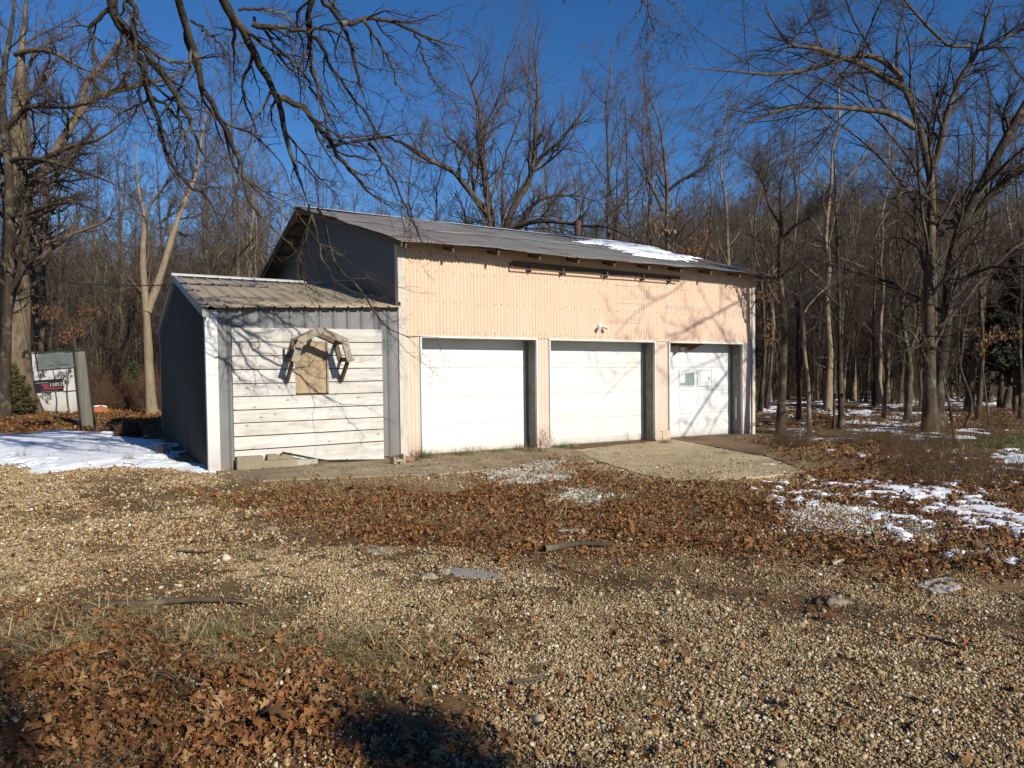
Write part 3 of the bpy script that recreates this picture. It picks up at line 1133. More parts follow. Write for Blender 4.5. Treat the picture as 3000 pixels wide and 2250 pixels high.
poly = [roofpix(*p) for p in SRp]
ts_ = np.arange(min(p[0] for p in poly) - .3, max(p[0] for p in poly) + .3, .035)
ds_ = np.arange(-OV + .1, RD - .02, .035)
T_, D_ = np.meshgrid(ts_, ds_)
fld = (sdist(T_, D_, poly) * .5 + (fbm(T_ * .55, D_ * 2.6, 2.4, 4, 61) - .5) * 1.0)
ff = np.clip((fld - .10) * .25, -.03, .022)
zz = HE + SLOPE * (D_ + OV) + .028 + ff
P3 = np.stack([T_ - LEAN * zz, D_, zz], -1).reshape(-1, 3)
n_, m_ = T_.shape
idx = np.arange(n_ * m_).reshape(n_, m_)
q = np.stack([idx[:-1, :-1], idx[:-1, 1:], idx[1:, 1:], idx[1:, :-1]], -1).reshape(-1, 4)
q = q[(ff.reshape(-1)[q] > -.012).any(1)]
ro = obj('roof_snow', np_mesh('roof_snow', P3, [q], MAT['roof_snow'], True), label='streaky remnant of snow on the far end of the garage roof', kind='stuff')
ro.location = tuple(O)
ro.rotation_euler = (0, 0, TH)

# ------------------------------------------------------------------ shed
TS, DS, SR_D, SR_Z = -3.015, 7.75, 3.9, 3.32


def she(t):                       # front eave height falls a little to the left
    return 2.425 + .125 * (t - TS) / 3.0


def ribbed(name, mat, parent, t0, t1, z0, z1, d, pitch=.2286, rib=.020, axis='t', phase=0.0, rows=1, sgn=1):
    rib = rib * 1.5
    """flat sheet with narrow raised ribs"""
    brk = [t0]
    k = math.floor((t0 - phase) / pitch) - 1
    prof = []
    while True:
        c = phase + k * pitch
        if c > t1 + pitch: break
        for dx, h in ((-.019, 0), (-.015, rib), (.014, rib), (.026, 0), (.0762 - .008, 0), (.0762, .003), (.0762 + .008, 0), (.1524 - .008, 0), (.1524, .003), (.1524 + .008, 0)):
            prof.append((c + dx, h))
        k += 1
    xsn = [p for p in prof if t0 < p[0] < t1]
    g = lambda x: np.interp(x, [p[0] for p in prof], [p[1] for p in prof])
    pts = [(t0, g(t0))] + xsn + [(t1, g(t1))]
    f0 = z0 if callable(z0) else (lambda q: z0)
    f1 = z1 if callable(z1) else (lambda q: z1)
    vs, fs = [], []
    n1 = len(pts)
    for r in range(rows + 1):
        for (x, h) in pts:
            a_, b_ = f0(x), f1(x)
            z_ = a_ + (b_ - a_) * r / rows
            if axis == 't': vs.append((x - LEAN * z_, d - h * sgn, z_))
            else: vs.append((d - h * sgn - LEAN * z_, x, z_))
    for r in range(rows):
        for i in range(n1 - 1):
            q_ = r * n1 + i
            fs.append((q_, q_ + 1, q_ + 1 + n1, q_ + n1) if axis == 't' else (q_ + 1, q_, q_ + n1, q_ + 1 + n1))
    return obj(name, np_mesh(name, vs, [np.array(fs)], mat, False), parent)


# plank field limits on the facade
pl_t, pr_t = face(681, 1150)[0], face(1121, 1150)[0]
ztopL, ztopR = face(681, 959)[1], face(1119, 965)[1]
ribbed('metal_panel', MAT['blue_grey'], S, TS + .12, pl_t, .01, she, -.004, phase=TS + .30)
ribbed('metal_panel', MAT['blue_grey'], S, pl_t, -1.45, lambda t: np.interp(t, [pl_t, pr_t], [ztopL, ztopR]), she, -.004, phase=TS + .30)
ribbed('metal_panel', MAT['blue_grey'], S, -1.45, pr_t, lambda t: np.interp(t, [pl_t, pr_t], [ztopL, ztopR]), she, -.006, phase=TS + .30)
ribbed('metal_panel', MAT['blue_grey'], S, pr_t, -.035, .06, she, -.004, phase=TS + .30)
MB(True).box(TS + .1, -.04, .02, .05, .0, 2.3).build('front_backing', MAT['dark_wood'], S)
# left gable: ribbed charcoal sheets
sgz = lambda q: 2.40 + (SR_Z - 2.40) / SR_D * min(q, 2 * SR_D - q) - .03
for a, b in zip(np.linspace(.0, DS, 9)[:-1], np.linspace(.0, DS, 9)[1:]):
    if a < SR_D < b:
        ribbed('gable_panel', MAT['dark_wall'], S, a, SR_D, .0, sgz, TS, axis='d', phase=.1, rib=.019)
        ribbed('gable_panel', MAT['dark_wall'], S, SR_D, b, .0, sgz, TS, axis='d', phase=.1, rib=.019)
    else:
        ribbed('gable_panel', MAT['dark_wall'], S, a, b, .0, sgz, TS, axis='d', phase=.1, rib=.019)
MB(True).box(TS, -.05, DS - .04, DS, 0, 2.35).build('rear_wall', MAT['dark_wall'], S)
# corner trim
ct = MB(True)
ct.box(TS - .022, TS + .135, -.030, -.018, -.03, 2.40)
ct.box(TS - .034, TS - .022, -.030, .10, -.03, 2.40)
ct.build('corner_trim', MAT['white_trim'], S)
ct = MB(True)
ct.box(TS - .034, TS - .022, DS - .08, DS + .02, 0, 2.36)
ct.build('corner_trim', MAT['grey_trim'], S)
# rake trim on the gable
for (da, za_, db, zb_) in ((-.12, 2.375, SR_D, SR_Z - .02), (SR_D, SR_Z - .02, DS + .12, 2.36)):
    m_ = MB(True)
    m_.hexa([(TS - .075, da, za_ - .085), (TS - .005, da, za_ - .085), (TS - .005, db, zb_ - .085), (TS - .075, db, zb_ - .085),
             (TS - .075, da, za_ + .035), (TS - .005, da, za_ + .035), (TS - .005, db, zb_ + .035), (TS - .075, db, zb_ + .035)])
    m_.build('rake_trim', MAT['grey_trim'], S)


# roof panels with ribs running down the slope
def shed_roof(t0, t1, front, lift):
    pitch = .2286
    prof = []
    k = -20
    while TS + k * pitch < 1:
        c = TS + .03 + k * pitch
        for dx, h in ((-.020, 0), (-.012, .024), (.012, .024), (.024, 0), (.11, 0), (.114, .003), (.118, 0)):
            prof.append((c + dx, h))
        k += 1
    g = lambda x: np.interp(x, [p[0] for p in prof], [p[1] for p in prof])
    pts = [(t0, g(t0))] + [p for p in prof if t0 < p[0] < t1] + [(t1, g(t1))]
    vs, fs = [], []
    rows = 6
    for r in range(rows + 1):
        s_ = r / rows
        for x, h in pts:
            if front:
                d = -.14 + (SR_D + .14) * s_
                z_ = she(x) - .0 + (SR_Z - she(x)) * s_ + h + lift
            else:
                d = DS + .14 - (DS + .14 - SR_D) * s_
                z_ = 2.38 + (SR_Z - 2.38) * s_ + h + lift
            vs.append((x - LEAN * z_, d, z_))
    n1 = len(pts)
    for r in range(rows):
        for i in range(n1 - 1):
            q_ = r * n1 + i
            fs.append((q_, q_ + 1, q_ + 1 + n1, q_ + n1))
    o = obj('roof_panel', np_mesh('roof_panel', vs, [np.array(fs)], MAT['shed_roof'], False), S)
    s2 = o.modifiers.new('thickness', 'SOLIDIFY'); s2.thickness = .004
    return o


for i in range(4):
    a = TS - .08 + i * (abs(TS) + .08 - .012) / 4
    b = TS - .08 + (i + 1) * (abs(TS) + .08 - .012) / 4
    shed_roof(a, b + (.02 if i < 3 else 0), True, .003 * (i % 2))
    shed_roof(a, b + (.02 if i < 3 else 0), False, .003 * (i % 2))
m_ = MB(True)
m_.hexa([(TS - .10, SR_D - .15, SR_Z - .015), (-.2, SR_D - .15, SR_Z - .015), (-.2, SR_D, SR_Z + .02), (TS - .10, SR_D, SR_Z + .02),
         (TS - .10, SR_D - .15, SR_Z - .001), (-.2, SR_D - .15, SR_Z - .001), (-.2, SR_D, SR_Z + .046), (TS - .10, SR_D, SR_Z + .046)])
m_.hexa([(TS - .10, SR_D, SR_Z + .02), (-.2, SR_D, SR_Z + .02), (-.2, SR_D + .15, SR_Z - .015), (TS - .10, SR_D + .15, SR_Z - .015),
         (TS - .10, SR_D, SR_Z + .046), (-.2, SR_D, SR_Z + .046), (-.2, SR_D + .15, SR_Z - .001), (TS - .10, SR_D + .15, SR_Z - .001)])
m_.build('ridge_cap', MAT['white_trim'], S)
# flashing against the garage gable
MB(True).bar((-.02, -.1, she(0) + .05), (-.02, SR_D, SR_Z + .05), .012, .07).build('wall_flashing', MAT['dark_wall'], S)

# planks: rows read off the photograph at both ends (left x=681, right x=1119)
yl = [959, 1003, 1044, 1084.5, 1125.5, 1164, 1203.5, 1241.5, 1281, 1322, 1352]
yr = [965, 1004.5, 1041.5, 1079, 1116.5, 1151, 1187.5, 1223, 1258, 1293, 1347]
zl_rows = [face(681, y)[1] for y in yl]
zr_rows = [face(1119, y)[1] for y in yr]
ow0, ow1 = face(864, 1100)[0], face(961, 1100)[0]       # board opening
for i in range(10):
    zt = (zl_rows[i], zr_rows[i])
    zb2 = (zl_rows[i + 1], zr_rows[i + 1])
    segs = [(pl_t + .004, pr_t - .004)]
    if 1 <= i <= 4:
        segs = [(pl_t + .004, ow0), (ow1, pr_t - .004)]
    for (a, b) in segs:
        fa_ = (a - pl_t) / (pr_t - pl_t); fb_ = (b - pl_t) / (pr_t - pl_t)
        T0, T1 = zt[0] + (zt[1] - zt[0]) * fa_, zt[0] + (zt[1] - zt[0]) * fb_
        B0, B1 = zb2[0] + (zb2[1] - zb2[0]) * fa_, zb2[0] + (zb2[1] - zb2[0]) * fb_
        gp_ = .010 + rng.uniform(0, .005)
        dd = -.022 - rng.uniform(0, .006)
        m_ = MB(True)
        m_.hexa([(a, dd, B0 + gp_), (b, dd, B1 + gp_), (b, .005, B1 + gp_), (a, .005, B0 + gp_),
                 (a, dd, T0 - .002), (b, dd, T1 - .002), (b, .005, T1 - .002), (a, .005, T0 - .002)])
        m_.build('plank', MAT['plank'], S, .002)
MB(True).box(pl_t - .01, pl_t + 1.0, -.035, -.028, .12, .19).build('sill_board', MAT['white_trim'], S)
# chip board filling the old window
zo0, zo1 = face(900, 1152)[1], face(900, 1003)[1]
MB(True).box(ow0 + .002, ow1 - .002, -.012, .004, zo0 - .0, zo1 + .09).build('chip_board', MAT['osb'], S)
MB(True).box(ow1 - .028, ow1 - .003, -.05, -.0125, zo0, zo1 + .02).build('window_jamb', MAT['frame_wood'], S)

# five sided hood frame standing out from the wall
HP = -.52
hood = bpy.data.objects.new('window_hood', None)
link(hood, S)
hood['label'] = 'five sided weathered wooden hood frame standing out from the planks'


def hp(px, py, d=HP):
    t, z_ = face(px, py, d)
    return np.array([t, d, z_])


A0, A1, A2, A3, A4 = hp(862, 1060), hp(882, 996), hp(941, 967), hp(1009, 998), hp(1026, 1059)
ctr = (A0[0] + A4[0]) / 2
fw = []
for (p, q_) in ((A0, A1), (A1, A2), (A2, A3), (A3, A4)):
    m_ = MB(True)
    t_ = (q_ - p) / np.linalg.norm(q_ - p)
    e = .03
    m_.bar(p - t_ * 0, q_ + t_ * e * (1 if p is not A3 else 0), .035 + .004 * len(fw), .10, up=np.cross((0, 1, 0), t_))
    fw.append(m_.build('hood_board', MAT['frame_wood'], hood, .003))


# rear frame against the wall (same polygon) and rails back to the wall
def back(p, d=-.045):
    return np.array([p[0], d, p[2]])


for (p, q_) in ((A0, A1), (A1, A2), (A2, A3), (A3, A4)):
    m_ = MB(True)
    t_ = (q_ - p) / np.linalg.norm(q_ - p)
    m_.bar(back(p), back(q_), .03, .07, up=np.cross((0, 1, 0), t_))
    m_.build('rear_board', MAT['shaded_frame_wood'], hood)
for p, sh in ((A0, .03), (A4, .03)):
    MB(True).bar(p + (0, .02, sh), back(p) + (0, -.0, sh), .032, .07).build('side_arm', MAT['shaded_frame_wood'], hood)
    bq = back(p) + (0, 0, -.30)
    MB(True).bar(p + (0, .13, -.0), bq, .085, .035, up=(1, 0, 0)).build('brace', MAT['shaded_frame_wood'], hood)
for p in (A1, A3, A2):
    MB(True).bar(p + (0, .02, -.02), back(p) + (0, 0, -.02), .035, .07).build('top_rail', MAT['shaded_frame_wood'], hood)
# left side rail as a low board
MB(True).bar(A0 + (.02, .18, .02), A0 + (.02, .18, .36), .03, .06, up=(0, 1, 0)).build('side_stile', MAT['shaded_frame_wood'], hood)


# ------------------------------------------------------------------ blocks, bricks and bits at the foot of the wall
def wall_thing(name, label, cat, build, group=None):
    t = empty(name, tuple(O), TH, label=label, cat=cat, group=group)
    return t


def onwall(px, py):                # pixel of a foot point -> building frame t,d on the ground
    p = gnd(px, py, .022) - O
    return p @ U, p @ V


def block(px0, py, px1, z0, z1, label, dep=.19, mat='block', name='concrete_block', notch=False):
    a = onwall(px0, py); 
    b = onwall(px1, py - (px1 - px0) * .07)
    m_ = MB()
    d0 = -dep - .045
    t0, t1 = face(px0, py, d0)[0], face(px1, py, d0)[0]
    if notch:
        tm = (t0 + t1) / 2
        m_.box(t0, tm - .03, d0, d0 + dep, z0, z1)
        m_.box(tm + .02, t1, d0, d0 + dep, z0, z1)
        m_.box(tm - .03, tm + .02, d0, d0 + dep, z0, z1 - .025)
    else:
        m_.box(t0, t1, d0, d0 + dep, z0, z1)
    c = np.array([(t0 + t1) / 2, d0 + dep / 2, z0])
    m_.v = [(p[0] - c[0], p[1] - c[1], p[2] - c[2]) for p in m_.v]
    o = m_.build(name, MAT[mat], None, .007)
    o.location = tuple(O + c[0] * U + c[1] * V + np.array([0, 0, c[2]]))
    o.rotation_euler = (0, 0, TH + rng.normal(0, .015))
    return tag(o, label, 'block' if 'block' in name else 'brick')


block(694, 1374, 772, .02, .215, 'tall tan concrete block at the left corner of the plank front', .14)
block(770, 1373, 872, .02, .135, 'long low concrete block carrying a notched block', .12)
block(784, 1358, 858, .136, .225, 'notched concrete block lying on top of the long low one', .12, notch=True)
block(866, 1365, 932, .02, .115, 'grey thin block at the right end of the block row', .10, 'grey_wood')
# saddle shaped block and brick by the garage corner
a = onwall(1152, 1360)
m_ = MB()
m_.box(-.10, -.07, -.05, .09, 0, .12).box(.07, .11, -.05, .09, 0, .15).box(-.07, .07, -.045, .085, .035, .075).box(-.07, -.03, -.03, .07, 0, .035).box(.03, .07, -.03, .07, 0, .035)
o = m_.build('concrete_block', MAT['block'], None, .006)
p = O + (a[0] + .08) * U + a[1] * V
o.location = (p[0], p[1], .022); o.rotation_euler = (0, 0, TH + .15)
tag(o, 'small saddle shaped concrete block at the seam between shed and garage', 'block')
a = onwall(1196, 1352)
m_ = MB().box(-.09, .09, -.045, .045, 0, .07)
o = m_.build('brick', MAT['brick'], None, .008)
p = O + a[0] * U + a[1] * V
o.location = (p[0], p[1], .03); o.rotation_euler = (.1, .15, TH - .2)
tag(o, 'single red brick leaning at the foot of the garage corner post', 'brick')

# ------------------------------------------------------------------ wood growth


class Wood:
    def __init__(s):
        s.b = []

    def add(s, P, R, sides=3):
        if len(P): s.b.append((np.asarray(P, float), np.asarray(R, float), sides))

    def arrays(s):
        VV, FF, off = [], [], 0
        for P, R, sd in s.b:
            n, k, _ = P.shape
            T = np.gradient(P, axis=1)
            T /= (np.linalg.norm(T, axis=2, keepdims=True) + 1e-9)
            mt = np.abs(T.mean(1)[:, 2]) > .75
            ref = np.where(mt[:, None], np.array([[1., .13, .1]]), np.array([[.05, .1, 1.]]))[:, None, :]
            N_ = np.cross(T, np.broadcast_to(ref, T.shape))
            N_ /= (np.linalg.norm(N_, axis=2, keepdims=True) + 1e-9)
            B_ = np.cross(T, N_)
            an = np.arange(sd) * 2 * np.pi / sd
            ring = (np.cos(an)[None, None, :, None] * N_[:, :, None, :] + np.sin(an)[None, None, :, None] * B_[:, :, None, :])
            X = P[:, :, None, :] + ring * R[:, :, None, None]
            base = off + (np.arange(n) * k * sd)[:, None, None]
            i = (np.arange(k - 1) * sd)[None, :, None]
            j = np.arange(sd)[None, None, :]
            j2 = (j + 1) % sd
            q = np.stack([base + i + j, base + i + j2, base + i + sd + j2, base + i + sd + j], -1).reshape(-1, 4)
            VV.append(X.reshape(-1, 3)); FF.append(q)
            off += n * k * sd
        return np.concatenate(VV), np.concatenate(FF)

    def mesh(s, name, mat):
        v, f = s.arrays()
        return np_mesh(name, v, [f], mat, True)


def grow(P, R, m, s0, s1, ang, lr, rr, k, wob, trop, rg, rmin=.0025, lmin=.05, taper=.8, lfall=.55):
    n, K, _ = P.shape
    seg = np.linalg.norm(np.diff(P, axis=1), axis=2).sum(1)
    s = s0 + (s1 - s0) * (np.arange(m)[None, :] + rg.random((n, m))) / m
    f = s * (K - 1)
    i0 = np.clip(f.astype(int), 0, K - 2)
    fr = (f - i0)[..., None]
    ar = np.arange(n)[:, None]
    pos = P[ar, i0] * (1 - fr) + P[ar, i0 + 1] * fr
    tan = P[ar, i0 + 1] - P[ar, i0]
    tan /= (np.linalg.norm(tan, axis=2, keepdims=True) + 1e-9)
    rad = R[ar, i0] * (1 - fr[..., 0]) + R[ar, i0 + 1] * fr[..., 0]
    rv = rg.normal(size=(n, m, 3))
    pp = np.cross(tan, rv)
    pp /= (np.linalg.norm(pp, axis=2, keepdims=True) + 1e-9)
    a = np.radians(ang * rg.uniform(.65, 1.3, (n, m)))[..., None]
    d = tan * np.cos(a) + pp * np.sin(a)
    ln = np.maximum(lmin, seg[:, None] * lr * (1 - lfall * s) * rg.uniform(.55, 1.3, (n, m)))
    pos, d, ln, rad = pos.reshape(-1, 3), d.reshape(-1, 3), ln.reshape(-1), rad.reshape(-1)
    out = np.zeros((n * m, k, 3)); out[:, 0] = pos
    st = ln / (k - 1)
    trop = np.asarray(trop, float)
    for j in range(1, k):
        d = d + wob * rg.normal(size=d.shape) + trop[None, :]
        d /= (np.linalg.norm(d, axis=1, keepdims=True) + 1e-9)
        pos = pos + d * st[:, None]
        out[:, j] = pos
    r0 = np.maximum(rmin, rad * rr)
    RR = r0[:, None] * (1 - taper * np.linspace(0, 1, k)[None, :])
    return out, np.maximum(RR, rmin * .6)


def forest_tree(seed, h, r, cs, l1=15, spread=.30, bend=.25, mats=('bark_mid', 'twig_wood'), dense=(8, 6, 4), up=.10, rmin=.004):
    rg = np.random.default_rng(seed)
    K = 14
    zt = np.linspace(0, 1, K)
    wx = np.cumsum(rg.normal(0, bend / K * 2.2, K)); wy = np.cumsum(rg.normal(0, bend / K * 2.2, K))
    wx -= wx[0]; wy -= wy[0]
    P = np.stack([wx, wy, zt * h], -1)[None]
    R = (r * (1 - .86 * zt ** .9) + r * .45 * np.exp(-zt * 22))[None]
    tw = Wood(); cr = Wood()
    tw.add(P, R, 8)
    a, ra = grow(P, R, l1, cs, .98, 52, spread, .50, 8, .13, (0, 0, up), rg, rmin * 1.8, .3)
    tw.add(a, ra, 5)
    b, rb = grow(a, ra, dense[0], .18, .98, 45, .52, .5, 6, .16, (0, 0, up * .7), rg, rmin * 1.3, .2)
    cr.add(b, rb, 4)
    b2, rb2 = grow(P, R, 10, .04, cs + .15, 75, .07, .2, 5, .2, (0, 0, .05), rg, rmin, .3)
    cr.add(b2, rb2, 3)
    c, rc = grow(np.concatenate([b[:, ::1]]), rb, dense[1], .12, .98, 42, .55, .6, 4, .2, (0, 0, up * .5), rg, rmin, .12)
    cr.add(c, rc, 3)
    if dense[2]:
        e, re = grow(c, rc, dense[2], .1, .98, 40, .6, .7, 3, .2, (0, 0, .03), rg, rmin * .8, .08)
        cr.add(e, re, 3)
    return tw, cr


VAR = []
specs = [(1, 12.0, .11, .35), (2, 10.5, .09, .40), (3, 12.5, .13, .30), (4, 9.5, .08, .35), (6, 10.5, .11, .28), (7, 7.0, .05, .25)]
for (sd, h, r, cs) in specs:
    mt = MAT['bark_tan'] if sd in (2, 6) else MAT['bark_mid']
    tw, cr = forest_tree(sd * 7 + 1, h, r, cs, 16 if h > 9 else 12, .30 if h > 9 else .26, .5)
    tm = tw.mesh('trunk', mt)
    cm = cr.mesh('crown', MAT['twig_wood'])
    va, fa_ = tw.arrays(); vb, fb_ = cr.arrays()
    joint = np_mesh('woods_tree', np.concatenate([va, vb]), [fa_, fb_ + len(va)], [mt, MAT['twig_wood']], True, np.concatenate([np.zeros(len(fa_)), np.ones(len(fb_))]))
    VAR.append((tm, cm, joint))

# brush: knee to head high thicket
def thicket(seed, n=60, h=1.6, sp=.9, rmin=.0035):
    rg = np.random.default_rng(seed)
    b = np.stack([rg.normal(0, sp * .5, n), rg.normal(0, sp * .5, n), np.zeros(n)], -1)
    k = 6
    P = np.zeros((n, k, 3)); P[:, 0] = b
    d = np.stack([rg.normal(0, .35, n), rg.normal(0, .35, n), np.ones(n)], -1)
    ln = h * rg.uniform(.4, 1.2, n)
    for j in range(1, k):
        d = d + rg.normal(0, .14, d.shape)
        d /= np.linalg.norm(d, axis=1, keepdims=True)
        P[:, j] = P[:, j - 1] + d * (ln / (k - 1))[:, None]
    R = np.maximum(rmin, .006 * (1 - .7 * np.linspace(0, 1, k)))[None].repeat(n, 0)
    w_ = Wood(); w_.add(P, R, 3)
    a, ra = grow(P, R, 5, .25, .98, 45, .4, .7, 4, .2, (0, 0, .02), rg, rmin * .8, .1)
    w_.add(a, ra, 3)
    c, rc = grow(a, ra, 3, .2, .98, 45, .5, .7, 3, .2, (0, 0, .0), rg, rmin * .7, .08)
    w_.add(c, rc, 3)
    return w_


# ------------------------------------------------------------------ instancing of what nobody could count
HID = bpy.data.collections.new('scatter_sources')


def scatter(name, pts, rot, scl, sources, label=None, kind='stuff', seed=0):
    """one object: points carrying their own turn, size and choice of source mesh"""
    n = len(pts)
    me = np_mesh(name, pts, [])
    a = me.attributes.new('rot', 'FLOAT_VECTOR', 'POINT'); a.data.foreach_set('vector', np.asarray(rot, np.float32).ravel())
    a = me.attributes.new('scl', 'FLOAT_VECTOR', 'POINT'); a.data.foreach_set('vector', np.asarray(scl, np.float32).ravel())
    a = me.attributes.new('pick', 'INT', 'POINT'); a.data.foreach_set('value', np.random.default_rng(seed).integers(0, len(sources), n).astype(np.int32))
    c = bpy.data.collections.new(name + '_sources')
    for i, m_ in enumerate(sources):
        so_ = bpy.data.objects.new('%s_%02d' % (name, i), m_)
        c.objects.link(so_)
    o = obj(name, me, label=label, kind=kind)
    ng = bpy.data.node_groups.new(name, 'GeometryNodeTree')
    ng.interface.new_socket('Geometry', in_out='INPUT', socket_type='NodeSocketGeometry')
    ng.interface.new_socket('Geometry', in_out='OUTPUT', socket_type='NodeSocketGeometry')
    N = ng.nodes
    gi, go = N.new('NodeGroupInput'), N.new('NodeGroupOutput')
    ci = N.new('GeometryNodeCollectionInfo')
    ci.inputs['Collection'].default_value = c
    ci.inputs['Separate Children'].default_value = True
    ci.inputs['Reset Children'].default_value = True
    ip = N.new('GeometryNodeInstanceOnPoints')
    ip.inputs['Pick Instance'].default_value = True

    def na(nm, ty):
        q_ = N.new('GeometryNodeInputNamedAttribute'); q_.data_type = ty
        q_.inputs['Name'].default_value = nm
        return [s for s in q_.outputs if s.enabled][0]
    lk = ng.links.new
    lk(gi.outputs[0], ip.inputs['Points'])
    lk(ci.outputs[0], ip.inputs['Instance'])
    lk(na('pick', 'INT'), ip.inputs['Instance Index'])
    lk(na('rot', 'FLOAT_VECTOR'), ip.inputs['Rotation'])
    lk(na('scl', 'FLOAT_VECTOR'), ip.inputs['Scale'])
    lk(ip.outputs[0], go.inputs[0])
    md = o.modifiers.new('scatter', 'NODES')
    md.node_group = ng
    return o


# ------------------------------------------------------------------ forest: every near tree its own thing
def in_yard(x, y):
    """keeps trees out of the yard and the buildings"""
    p = np.array([x, y, 0]) - O
    t, d = p @ U, p @ V
    if -4.5 < t < L + 1.2 and -9 < d < 2 * RD + 3: return True
    return False


placed = []


def free(x, y, gap):
    return all((x - a) ** 2 + (y - b) ** 2 > gap * gap for a, b in placed)


def put_tree(x, y, sc, label, group, vi=None):
    vi = rng.integers(0, len(VAR)) if vi is None else vi
    tm, cm, _ = VAR[vi]
    e = empty('bare_tree', (x, y, hground(np.array([x]), np.array([y]))[0] - .03), rng.uniform(0, 6.28), label=label, cat='tree', group=group)
    e.scale = (sc * rng.uniform(.9, 1.1), sc * rng.uniform(.9, 1.1), sc)
    obj('trunk', tm, e); obj('crown', cm, e)
    placed.append((x, y))
    return e


cnt = {'l': 0, 'c': 0, 'r': 0}
tries = 0
while tries < 6000 and sum(cnt.values()) < 285:
    tries += 1
    zone_ = rng.choice(['l', 'c', 'r'], p=[.3, .27, .43])
    Yy = rng.uniform(25, 62) if zone_ != 'r' else 17 + 55 * rng.random() ** .9
    if zone_ == 'l':
        px = rng.uniform(-300, 900); Yy = max(Yy, 25)
        lim = 85
    elif zone_ == 'c':
        px = rng.uniform(700, 2150); Yy = max(Yy, 31)
        lim = 50
    else:
        px = rng.uniform(2180, 3300)
        lim = 128
    if cnt[zone_] >= lim: continue
    x = (px - 1500) / F * Yy
    if in_yard(x, Yy): continue
    gap = .9 if Yy > 24 else 1.7
    if not free(x, Yy, gap): continue
    if zone_ == 'r' and Yy < 26 and rng.random() < .6: continue
    if zone_ == 'l' and px < 280 and Yy < 27.5: continue
    vi = int(rng.integers(0, 6))
    if zone_ == 'r' and Yy < 24: vi = int(rng.choice([3, 5]))
    sc = rng.uniform(.9, 1.28)
    lab = {'l': ('bare tree beyond the leaf bank left of the shed', 'woods left of the shed'),
           'c': ('bare tree rising behind the garage roof', 'woods behind the garage'),
           'r': ('bare tree right of the garage', 'woods right of the garage')}[zone_]
    kind_ = ['tall dark-barked', 'tan-barked', 'thick-stemmed dark', 'middling dark-barked', 'tan-barked spreading', 'small young'][vi]
    far_ = 'nearer' if Yy < (36 if zone_ != 'c' else 44) else 'deeper'
    put_tree(x, Yy, sc, '%s %s, %s in' % (kind_, lab[0], far_), '%s %s, %s' % (kind_, lab[1], far_), vi)
    cnt[zone_] += 1

# whippy understorey trees no taller than a man's reach and a half, read as one mass
n = 900
Yy = rng.uniform(30, 62, n); px = np.where(rng.random(n) < .6, rng.uniform(2240, 3250, n), rng.uniform(-250, 800, n))
X_ = (px - 1500) / F * Yy
s_ = rng.uniform(.35, .8, n)
scatter('saplings', np.stack([X_, Yy, np.full(n, -.1)], -1), np.stack([rng.normal(0, .06, n), rng.normal(0, .06, n), rng.uniform(0, 6.28, n)], -1), np.stack([s_, s_, s_], -1), [VAR[3][2], VAR[5][2]], 'thin saplings crowding between the forest trunks', seed=23)

# the wood beyond, read as one mass
n = 4200
Yy = rng.uniform(55, 185, n)
px = rng.uniform(-500, 3500, n)
X_ = (px - 1500) / F * Yy
hz = np.maximum(hill_h(X_, Yy), 0)
s_ = rng.uniform(.85, 1.25, n)
scatter('far_woods', np.stack([X_, Yy, hz - .3], -1), np.stack([np.zeros(n), np.zeros(n), rng.uniform(0, 6.28, n)], -1), np.stack([s_, s_, s_], -1), [v[2] for v in VAR], 'distant bare woods closing the view behind all the nearer trees', seed=3)
# undergrowth
TH_M = [thicket(i + 40, 40, 1.25, 1.1).mesh('thicket', MAT['brush']) for i in range(4)]
pts = []
for _ in range(6000):
    zone_ = rng.random()
    Y1 = rng.uniform(24.5, 60) if zone_ < .4 else rng.uniform(15.5, 60)
    px = rng.uniform(-300, 760) if zone_ < .4 else rng.uniform(2230, 3300)
    x = (px - 1500) / F * Y1
    if in_yard(x, Y1): continue
    if zone_ < .4:
        if rng.random() > .45 or (px < 300 and Y1 < 28): continue
    else:
        dens = .012 if Y1 < 34 else .09
        if rng.random() > dens: continue
    pts.append((x, Y1, -.05))
for _ in range(500):
    Y1 = rng.uniform(31, 60); px = rng.uniform(800, 2200)
    pts.append(((px - 1500) / F * Y1, Y1, -.05))
pts = np.array(pts); n = len(pts)
s_ = rng.uniform(.6, 1.4, n) * np.where(pts[:, 1] > 25, 1.0, .6)
scatter('undergrowth', pts, np.stack([np.zeros(n), np.zeros(n), rng.uniform(0, 6.28, n)], -1), np.stack([s_, s_, s_], -1), TH_M, 'brown leafless undergrowth between the forest trunks', seed=4)

# ------------------------------------------------------------------ trees that can be told apart, limb by limb


def limb(pts, r0, r1, Y0, Y1=None, K=20, jit=.0, seed=0):
    Y1 = Y0 if Y1 is None else Y1
    n = len(pts)
    W = np.array([at(p[0], p[1], Y0 + (Y1 - Y0) * i / (n - 1)) for i, p in enumerate(pts)])
    sd = np.concatenate([[0], np.cumsum(np.linalg.norm(np.diff(W, axis=0), axis=1))])
    q = np.linspace(0, sd[-1], K)
    P = np.stack([np.interp(q, sd, W[:, i]) for i in range(3)], -1)
    for _ in range(1):
        P[1:-1] = .25 * P[:-2] + .5 * P[1:-1] + .25 * P[2:]
    f = np.linspace(0, 1, K)
    rg = np.random.default_rng(seed + int(pts[0][0]))
    if jit:
        P[1:] += rg.normal(0, jit, (K - 1, 3))
    Yv = Y0 + (Y1 - Y0) * f
    R = (r0 + (r1 - r0) * f) * Yv / F * (1 + rg.normal(0, .05, K)) * (1 - .6 * np.clip((f - .7) / .3, 0, 1))
    return P, R


